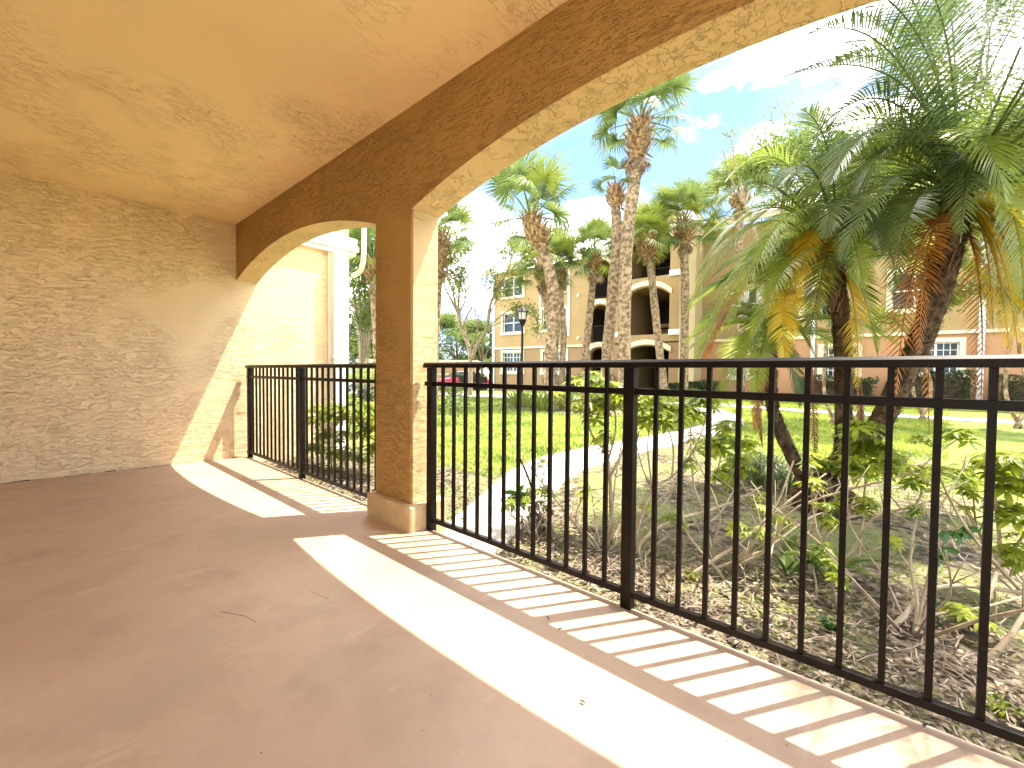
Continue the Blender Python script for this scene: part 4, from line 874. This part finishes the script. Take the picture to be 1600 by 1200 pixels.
# ------------------------------------------------------------------ schefflera shrubs
def blade(mb, p, d, L_, w, droop=.4, nrm=None, segs=3, fold=.15):
    up_ = nrm or Vector((0, 0, 1)); s = d.cross(up_); s = s.normalized() if s.length > .05 else Vector((1, 0, 0)); prev = None; q = p.copy(); n2 = s.cross(d).normalized()
    for j in range(segs+1):
        t_ = j/segs; ww = w*math.sin(math.pi*min(.97, .1+t_*.88))**.8
        if j: q = q+(d+Vector((0, 0, -droop*t_))).normalized()*L_/segs
        cur = (q-s*ww+n2*ww*fold, q, q+s*ww+n2*ww*fold)
        if prev: mb.quad(prev[0], prev[1], cur[1], cur[0]); mb.quad(prev[1], prev[2], cur[2], cur[1])
        prev = cur
def umbrella(mb, c, size, n=8, tilt=None):      # palmate schefflera leaf
    ax = (tilt or Vector((rnd.gauss(0, .35), rnd.gauss(0, .35), 1))).normalized(); u = ax.cross(Vector((.2, .9, .1))).normalized(); v = ax.cross(u); a0 = rnd.uniform(0, 6)
    for i in range(n):
        a = a0+2*math.pi*i/n; d = (u*math.cos(a)+v*math.sin(a)+ax*rnd.uniform(-.15, .25)).normalized(); blade(mb, c+d*size*.08, d, size*rnd.uniform(.8, 1.1), size*.17, .55, ax)
def cluster(mbl, mbs, c, n, size, spread):
    n = int(n*1.7+1); size *= 1.12; spread *= 1.15
    for i in range(n):
        d = Vector((rnd.gauss(0, 1), rnd.gauss(0, 1), rnd.gauss(.5, .6))).normalized(); e = c+d*spread*rnd.uniform(.5, 1); mbs.tube([c, c.lerp(e, .5)+Vector((0, 0, .01)), e], .0016, 4, cap=False); umbrella(mbl, e, size*rnd.uniform(.75, 1.15), rnd.choice((6, 7, 8)), (d*.5+Vector((0, 0, 1))))
def shrub(stems, clusters, lab, lm=G_SCH, name='schefflera_shrub', base=None, bark=TWIG, extra=0, cat='shrub', grp='leggy shrubs planted along the railing'):
    S0 = [[px(*q) if len(q) == 3 else Vector(q) for q in s[0]] for s in stems]
    lo = min((p for s in S0 for p in s), key=lambda p: p.z); b = Vector((lo.x, lo.y, GZ)); T = thing(name, b, lab, cat, grp); ms = MB(); ml = MB()
    for P, (_, r_) in zip(S0, stems):
        if P[0].z < .12 and P[0] is not None and P[0].z > GZ: P.insert(0, Vector((P[0].x+.01, P[0].y+.01, GZ-.02)))
        for p in P: p.y = max(p.y, .075)
        Q = smoothpath(P, 4); ms.tube(Q, [lerp(r_, r_*.5, i/(len(Q)-1)) for i in range(len(Q))], 7, jit=.08)
        for k in range(extra):
            i = rnd.randrange(len(Q)//3, len(Q)); d = Vector((rnd.gauss(0, 1), abs(rnd.gauss(0, 1)), rnd.gauss(.8, .6))).normalized(); e = Q[i]+d*rnd.uniform(.08, .2); ms.tube([Q[i], Q[i].lerp(e, .5)+Vector((rnd.gauss(0, .01), 0, 0)), e], [r_*.4, r_*.3, r_*.2], 5)
            if rnd.random() < .7: cluster(ml, ms, e, 3, .05, .04)
    for c in clusters:
        x, y, D, n, sz, sp = c; cluster(ml, ms, px(x, y, D), n, sz, sp)
    ms.build('stems', bark, T, smooth=True)
    if ml.v: ml.build('foliage', lm, T)
    return T
# shrub left of the middle post
shrub([([(957, 872, 2.75), (955, 800, 2.75), (953, 745, 2.75), (948, 705, 2.8)], .016), ([(953, 745, 2.75), (975, 700, 2.75), (985, 640, 2.8), (982, 612, 2.8)], .010), ([(948, 705, 2.8), (925, 680, 2.85), (915, 640, 2.9)], .009), ([(950, 720, 2.8), (962, 670, 2.85), (958, 620, 2.9)], .008),
       ([(955, 850, 2.75), (975, 800, 2.9), (985, 730, 3.0), (1000, 670, 3.0)], .009), ([(915, 645, 2.9), (890, 640, 2.95), (870, 620, 3.0)], .005)],
      [(982, 628, 2.8, 9, .085, .10), (955, 615, 2.9, 8, .08, .10), (916, 632, 2.9, 7, .075, .09), (945, 690, 2.8, 7, .06, .07), (1000, 660, 3.0, 8, .075, .10), (930, 600, 3.1, 6, .08, .10), (940, 645, 2.9, 8, .07, .09), (872, 618, 3.0, 4, .05, .06), (985, 735, 2.9, 4, .05, .05), (900, 600, 3.0, 5, .06, .07)],
      'bright lime leaved shrub left of the middle railing post')
shrub([([(1000, 850, 2.5), (1045, 815, 2.5), (1100, 800, 2.55), (1150, 782, 2.6), (1190, 760, 2.65)], .011), ([(996, 830, 2.55), (1020, 765, 2.6), (1050, 745, 2.65), (1080, 710, 2.7), (1098, 672, 2.75)], .010),
       ([(1050, 745, 2.65), (1052, 700, 2.7), (1040, 660, 2.7)], .007), ([(1098, 672, 2.75), (1105, 640, 2.8)], .006), ([(1010, 865, 2.5), (1064, 824, 2.55), (1115, 812, 2.6), (1150, 760, 2.8)], .009), ([(1020, 765, 2.6), (1012, 700, 2.7), (1018, 640, 2.75)], .006)],
      [(1040, 650, 2.7, 9, .08, .10), (1105, 635, 2.8, 8, .075, .09), (1018, 635, 2.75, 8, .08, .10), (1070, 650, 2.8, 8, .075, .09), (1150, 730, 2.8, 9, .06, .08), (1140, 672, 2.9, 7, .065, .08), (1160, 700, 2.9, 7, .06, .08), (1085, 625, 3.0, 6, .075, .09)],
      'lime leaved shrub with crossing bare stems right of the middle railing post')
shrub([([(1150, 935, 2.2), (1120, 890, 2.3), (1085, 850, 2.4), (1071, 825, 2.45), (1062, 780, 2.5)], .009), ([(1067, 906, 2.3), (1124, 869, 2.3), (1165, 840, 2.3), (1212, 790, 2.5), (1240, 720, 2.6)], .010), ([(1080, 900, 2.3), (1140, 880, 2.35), (1200, 855, 2.4), (1260, 812, 2.45), (1290, 800, 2.5)], .009), ([(1225, 940, 2.1), (1200, 900, 2.15), (1208, 850, 2.3), (1216, 800, 2.5)], .007),
       ([(1290, 970, 2.0), (1262, 930, 2.05), (1240, 905, 2.1)], .008), ([(1310, 960, 2.0), (1298, 900, 2.1)], .008), ([(1270, 960, 2.0), (1276, 920, 2.1), (1268, 880, 2.2)], .007), ([(1160, 935, 2.2), (1164, 900, 2.2), (1155, 880, 2.3)], .006)],
      [(1195, 800, 2.6, 5, .05, .06), (1225, 815, 2.5, 4, .045, .05), (1055, 815, 2.5, 4, .05, .05)],
      'tangle of bare crossing stems low behind the railing balusters', extra=1)
shrub([([(1341, 880, 2.45), (1343, 850, 2.45), (1349, 805, 2.5), (1352, 760, 2.55), (1362, 735, 2.6), (1372, 718, 2.6)], .009), ([(1349, 803, 2.5), (1318, 812, 2.45), (1292, 835, 2.4), (1285, 865, 2.35)], .009), ([(1285, 870, 2.35), (1250, 850, 2.4), (1300, 790, 2.5), (1305, 770, 2.5), (1330, 740, 2.6)], .008), ([(1352, 760, 2.55), (1352, 710, 2.6), (1345, 680, 2.6)], .006)],
      [(1346, 676, 2.6, 9, .085, .09), (1370, 705, 2.6, 9, .075, .08), (1330, 730, 2.6, 8, .075, .08), (1295, 733, 2.65, 6, .07, .06), (1355, 735, 2.55, 8, .06, .06), (1350, 790, 2.5, 6, .05, .06), (1305, 795, 2.5, 4, .05, .05), (1390, 730, 2.7, 6, .06, .07), (1340, 700, 2.7, 7, .07, .07)],
      'young umbrella leaved shrub in front of the date palm base')
shrub([([(1384, 996, 1.85), (1400, 975, 1.85), (1416, 959, 1.87), (1428, 940, 1.9), (1439, 925, 1.92), (1475, 916, 1.95), (1525, 917, 1.95), (1600, 925, 1.9), (1660, 915, 1.9)], .013), ([(1416, 959, 1.87), (1440, 963, 1.87), (1469, 959, 1.85), (1530, 950, 1.85), (1600, 932, 1.85)], .009),
       ([(1535, 1040, 1.68), (1560, 1015, 1.68), (1585, 985, 1.7), (1610, 940, 1.75)], .015), ([(1565, 1072, 1.6), (1590, 1045, 1.62), (1620, 1020, 1.65)], .015), ([(1525, 1040, 1.7), (1532, 1000, 1.75), (1540, 950, 1.8), (1562, 869, 2.0), (1556, 790, 2.1), (1550, 730, 2.2)], .011), ([(1551, 912, 1.9), (1500, 870, 2.0), (1480, 820, 2.1)], .006), ([(1562, 869, 2.0), (1590, 850, 2.0), (1620, 800, 2.0)], .008)],
      [(1580, 730, 2.1, 10, .075, .10), (1590, 770, 2.1, 9, .075, .09), (1560, 740, 2.2, 8, .07, .09), (1590, 865, 2.0, 8, .06, .08), (1500, 955, 1.85, 5, .04, .05), (1520, 975, 1.8, 6, .045, .06), (1600, 815, 2.0, 8, .07, .08)],
      'thick pale stemmed shrub at the right end of the railing')
shrub([([(1425, 800, 3.3), (1440, 770, 3.3), (1432, 740, 3.3), (1470, 705, 3.35), (1498, 685, 3.4)], .010), ([(1440, 765, 3.3), (1480, 760, 3.3), (1520, 742, 3.3)], .008), ([(1432, 742, 3.3), (1400, 720, 3.3)], .006), ([(1470, 705, 3.35), (1440, 690, 3.4)], .006)],
      [(1500, 680, 3.4, 7, .10, .09), (1478, 745, 3.2, 8, .08, .12), (1520, 745, 3.3, 8, .08, .12), (1440, 752, 3.2, 8, .08, .10), (1402, 716, 3.3, 5, .07, .07), (1440, 688, 3.4, 5, .07, .07)],
      'open shrub with dark forked branches on the lawn edge at right')
shrub([([(1110, 790, 4.2), (1120, 740, 4.2), (1130, 700, 4.2)], .01), ([(1112, 770, 4.2), (1100, 720, 4.2)], .008)], [(1130, 690, 4.2, 9, .10, .12), (1105, 700, 4.2, 8, .10, .12), (1150, 730, 4.1, 8, .09, .12), (1130, 745, 4.0, 7, .08, .10)], 'small yellow green shrub beside the striped flax leaves')
def bare_shrub(x, y, n, h, ncl, lab, seed):
    q = random.Random(seed); T = thing('schefflera_shrub', (x, y, GZ), lab, 'shrub', 'leggy shrubs planted along the railing'); ms = MB(); ml = MB(); b = Vector((x, y, GZ-.02))
    for i in range(n):
        a = q.uniform(0, 6.28); d = Vector((math.cos(a), math.sin(a)*.7, 0)); L_ = h*q.uniform(.6, 1.1); P = [b+d*.02, b+d*L_*.3+Vector((0, 0, L_*.25)), b+d*L_*q.uniform(.5, .7)+Vector((q.uniform(-.05, .05), 0, L_*.55)), b+d*L_*q.uniform(.7, .95)+Vector((q.uniform(-.08, .08), q.uniform(-.05, .08), L_*q.uniform(.75, 1)))]
        for p in P: p.y = max(p.y, .085)
        Q = smoothpath(P, 4); r0 = q.uniform(.005, .011); ms.tube(Q, [lerp(r0, r0*.4, k/(len(Q)-1)) for k in range(len(Q))], 6, jit=.1)
        for k in range(3):
            s0 = Q[q.randrange(4, len(Q))]; e = s0+Vector((q.gauss(0, .07), abs(q.gauss(0, .06)), q.uniform(.04, .14))); ms.tube([s0, s0.lerp(e, .5)+Vector((0, .01, 0)), e], [r0*.45, r0*.35, r0*.2], 4)
            if k == 0 and i < ncl: cluster(ml, ms, e, 2, .038, .04)
        if i < ncl: cluster(ml, ms, Q[-1], 3, .042, .05)
    ms.build('stems', TWIG, T, smooth=True)
    if ml.v: ml.build('foliage', G_SCH, T)
bare_shrub(4.35, .62, 7, .75, 4, 'spreading lime shrub just left of the middle railing post', 1)
bare_shrub(4.95, .85, 8, .8, 2, 'nearly leafless shrub of pale criss crossing stems right of the middle post', 2)
bare_shrub(5.35, 1.15, 7, .7, 2, 'pale twiggy shrub standing in front of the date palm roots', 3)
bare_shrub(5.75, .75, 8, .75, 2, 'low spreading bare shrub among the litter near the fern', 4)
bare_shrub(6.25, 1.35, 7, .8, 5, 'leafy pale stemmed shrub at the right edge behind the thick stem', 5)
bare_shrub(3.95, .5, 5, .4, 2, 'tiny twiggy shrub at the path edge near the first post', 6)
# dark leaved seedling and dark trailing leaf
shrub([([(838, 860, 2.95), (836, 810, 2.95), (830, 760, 2.95), (812, 715, 2.95)], .012), ([(832, 775, 2.95), (815, 778, 2.9)], .005), ([(836, 800, 2.95), (850, 740, 3.0), (870, 700, 3.1)], .004)], [(850, 770, 3.0, 5, .05, .07), (845, 790, 3.0, 4, .04, .05)],
      'small shrub of drooping dark glossy leaves beside the path', bark=DARKT)
mb = MB(); c = px(808, 772, 2.86)
for a, l in ((20, .11), (75, .10), (140, .11), (200, .10), (250, .13), (300, .12), (345, .13)):
    d = (_rt*math.cos(R(a))+_up*math.sin(R(a))*.8-_fw*.3).normalized(); blade(mb, c, d, l, .02, .5, -_fw)
mb.tube([c, px(822, 790, 2.9), px(836, 815, 2.95), px(838, 862, 2.95)], .003, 5)
single('young_plant', mb, G_SCHD, (c.x, c.y, GZ), 'star of glossy dark green leaves hanging just behind the left balusters', 'plant')
mb = MB(); c = px(1490, 830, 1.95)
for cx_p, cy_p in ((1478, 832), (1500, 835), (1510, 825), (1478, 858), (1466, 870)):
    for a in (10, 170, 250): d = (_rt*math.cos(R(a))+_up*math.sin(R(a))*.6-_fw*.2).normalized(); blade(mb, px(cx_p, cy_p, 1.95), d, .055, .016, .5, -_fw)
mb.tube([px(1466, 870, 1.95), px(1480, 835, 1.95), px(1515, 822, 1.95), px(1560, 830, 1.95)], .002, 5); mb.tube([px(1466, 870, 1.95), px(1462, 930, 1.9), px(1470, 1010, 1.8)], .002, 5)
single('trailing_vine', mb, G_SCHD, (c.x, c.y, GZ), 'thin vine with broad dark green leaves near the right railing end', 'vine')
mb = MB()
for i in range(260):
    c = px(835+rnd.gauss(0, 12), 825+rnd.gauss(0, 22), 2.95+rnd.gauss(0, .05)); d = Vector((rnd.gauss(0, .5), rnd.gauss(0, .5), -1)).normalized(); blade(mb, c, d, .05, .010, .1)
single('withered_leaves', mb, LITTER, pz(838, 862, GZ), 'brown withered foliage hanging under the dark leaved seedling', 'dead plant')

# ferns, flax, grasses
def fern(pts, lab):
    P = [[px(*q) for q in f] for f in pts]; T = thing('fern', Vector((P[0][0].x, P[0][0].y, GZ)), lab, 'fern', 'sword ferns in the litter')
    for f in P: o = pinnate('frond', *f, G_FERN, T, ll=.05, n=40, w=.010, sag=.2, start=.15, fold=.05); o.name = 'frond'
fern([[(1290, 905, 2.2), (1240, 830, 2.2), (1195, 835, 2.15)], [(1290, 905, 2.2), (1330, 850, 2.2), (1430, 895, 2.1)], [(1290, 905, 2.2), (1300, 860, 2.3), (1370, 905, 2.0)], [(1290, 905, 2.2), (1270, 850, 2.3), (1215, 870, 2.3)], [(1290, 905, 2.2), (1310, 840, 2.35), (1260, 845, 2.4)]], 'sword fern arching low behind the right balusters')
fern([[(1230, 905, 2.3), (1215, 850, 2.3), (1180, 860, 2.3)], [(1230, 905, 2.3), (1260, 860, 2.3), (1300, 880, 2.25)], [(1230, 905, 2.3), (1225, 860, 2.4), (1245, 835, 2.5)]], 'smaller fern just left of the arching sword fern')
def tuft(x, y, n, L0, w, m, lab, name, cat, sp=.12, up_=1.2, grp=None):
    b0 = pz(x, y, GZ); mb = MB()
    for i in range(n):
        a = rnd.uniform(0, 6.28); h = Vector((math.cos(a), math.sin(a), 0)); c = b0+h*rnd.uniform(0, sp); L_ = L0*rnd.uniform(.55, 1.1); e = c+h*L_*rnd.uniform(.3, .8)+Vector((0, 0, L_*rnd.uniform(.15, .7))); pts = arc(c, c+h*L_*.15+Vector((0, 0, L_*up_*.7)), e, 6); s = Vector((-h.y, h.x, 0))
        prev = None
        for k, p in enumerate(pts):
            ww = w*(1-(k/6)**2)+.0006; cur = (p-s*ww, p+s*ww)
            if prev: mb.quad(prev[0], prev[1], cur[1], cur[0])
            prev = cur
    return single(name, mb, m, b0, lab, cat, grp)
FX = 'striped flax tufts left of the date palm base'
tuft(1195, 755, 130, .55, .010, G_FLAX, 'big tuft of long striped flax leaves left of the date palm base', 'flax_plant', 'plant', .15, grp=FX)
tuft(1235, 768, 90, .40, .009, G_FLAX, 'lower flax tuft touching the date palm roots', 'flax_plant', 'plant', .12, grp=FX)
tuft(1160, 745, 80, .45, .009, G_FLAX, 'leftmost striped flax tuft beside the path', 'flax_plant', 'plant', .12, grp=FX)
tuft(1590, 760, 90, .4, .008, G_FLAX, 'striped flax tuft at the right edge of the lawn', 'flax_plant', 'plant', .12)
tuft(1452, 735, 160, .28, .003, mat('dry_grass', (.42, .33, .22), .9, trans=.2), 'heap of dry straw like grass on the lawn edge at right', 'dry_grass_tuft', 'plant', .22, .6)
tuft(1085, 905, 40, .07, .004, GRASS, 'small green weed in the litter right of the middle post', 'weed', 'weed', .05)
tuft(1298, 985, 40, .07, .006, G_SCHD, 'small green weed near the fern', 'weed', 'weed', .04)
tuft(1560, 1110, 120, .05, .003, GRASS, 'patch of bright weeds at the railing foot at right', 'weed', 'weed', .05)
# shrubs by the lawn island, bright low plants
for i, (x, y, D, lab) in enumerate([(812, 628, 13.5, 'lime plant at the foot of the lamp post'), (845, 628, 12.2, 'lime green plant left of the curved palm foot'), (880, 620, 13, 'lime green plant right of the curved palm foot'), (955, 622, 13.2, 'lime green plant around the close pair of palms'), (1000, 608, 16, 'pale yucca like plant in front of the arched ground floor'), (1040, 606, 16, 'yellow green plant under the pineapple headed palm')]):
    b0 = gp(x, D); mb = MB()
    for k in range(260):
        a = rnd.uniform(0, 6.28); h = Vector((math.cos(a), math.sin(a), 0)); c = b0+h*rnd.uniform(0, .45); blade(mb, c+Vector((0, 0, rnd.uniform(0, .25))), (h*rnd.uniform(.2, .8)+Vector((0, 0, 1))).normalized(), rnd.uniform(.2, .42), .022, .6)
    single('border_plant', mb, G_SABY if i != 4 else G_FLAX, b0, lab, 'plant', 'low plants around the palm trunks')
for i, (x, D, h, lab) in enumerate([(692, 19, .55, 'yellow green bush by the driveway right of the pillar'), (712, 19.5, .5, 'small yellow bush by the driveway beside the first one')]):
    b0 = gp(x, D); T = thing('bush', b0, lab, 'bush'); mb = MB(); leafcloud(mb, b0+Vector((0, 0, h*.5)), (.45, .45, h*.6), 900, .05); mb.build('foliage', G_SABY, T); mb = MB(); mb.tube([b0, b0+Vector((0, 0, h*.7))], .03, 6); mb.build('stem', BARK, T)
# shrubs through the left arch
shrub([([(505, 742, 4.9), (500, 700, 4.9), (492, 655, 4.9)], .012), ([(530, 748, 4.7), (540, 700, 4.7), (550, 650, 4.7)], .012), ([(560, 755, 4.5), (565, 700, 4.5), (575, 650, 4.5)], .012), ([(520, 745, 4.8), (515, 690, 4.8), (520, 650, 4.8)], .010), ([(545, 750, 4.6), (530, 690, 4.6), (505, 660, 4.6)], .01)],
      [(x, y, 4.9-.005*(x-490), 7, .085, .11) for x, y in ((492, 645), (505, 655), (520, 640), (535, 650), (550, 640), (562, 655), (578, 642), (590, 655), (510, 680), (540, 685), (570, 680), (600, 660), (495, 700), (555, 715), (525, 712), (583, 705))],
      'mass of lime leaves along the wall seen through the left railing', extra=2)
mb = MB(); b0 = gp(572, 9.5)
T = thing('bush', b0, 'dark leafy bush with yellow tips seen through the left arch', 'bush')
for k in range(14): leafcloud(mb, b0+Vector((rnd.gauss(0, .7), rnd.gauss(0, .5), rnd.uniform(.2, .8))), (.35, .35, .25), 300, .04)
mb.build('foliage', G_HEDGE, T); mb = MB()
for k in range(8): leafcloud(mb, b0+Vector((rnd.gauss(0, .7), rnd.gauss(0, .5), rnd.uniform(.85, 1.15))), (.3, .3, .15), 120, .045)
mb.build('yellow_tips', G_SABY, T)

# small debris on the patio floor
def floorp(x, y): p = pz(x, y, .0); return Vector((p.x, p.y, FLZ(p.y)))
p = floorp(345, 965); q = floorp(400, 982); mb = MB(); mb.tube([p+Vector((0, 0, .004)), (p+q)/2+Vector((.02, .02, .006)), q+Vector((0, 0, .004))], .0009, 5); single('twig', mb, DARKT, p, 'thin bent twig lying on the shaded patio floor', 'twig')
p = floorp(485, 930); q = floorp(514, 943); mb = MB(); mb.tube([p+Vector((0, 0, .003)), q+Vector((0, 0, .003))], .0006, 4); single('twig', mb, DARKT, p, 'short hair thin twig near the sunlit floor strip', 'twig')
for i, (x, y, lab) in enumerate([(856, 970, 'curled dead leaf in the dark rail shadow'), (910, 1105, 'curled dead leaf in the wide sunlit strip'), (875, 988, 'dark leaf scrap below the first curled leaf'), (1444, 1137, 'pale leaf chip at the slab edge')]):
    p = floorp(x, y); V = []; Fc = []; leaf_at(0, 0, 0, .012); me = bpy.data.meshes.new('dead_leaf'); me.from_pydata(V, [], Fc); me.materials.append(LITTER); o = bpy.data.objects.new('dead_leaf', me); COL.objects.link(o); o.location = p; tag(o, lab, 'leaf', 'dead leaves blown onto the patio floor')
V = []; Fc = []
for k in range(150):
    x = rs.uniform(.3, 6.4); y = -abs(rs.normal(0, .8))-.03
    if y < -3: continue
    leaf_at(x, y, FLZ(y)-.003, rs.uniform(.0015, .005))
o = fast('floor_specks', V, Fc, DARKT, 'stuff'); tag(o, 'tiny dark specks of debris on the patio floor', 'debris')
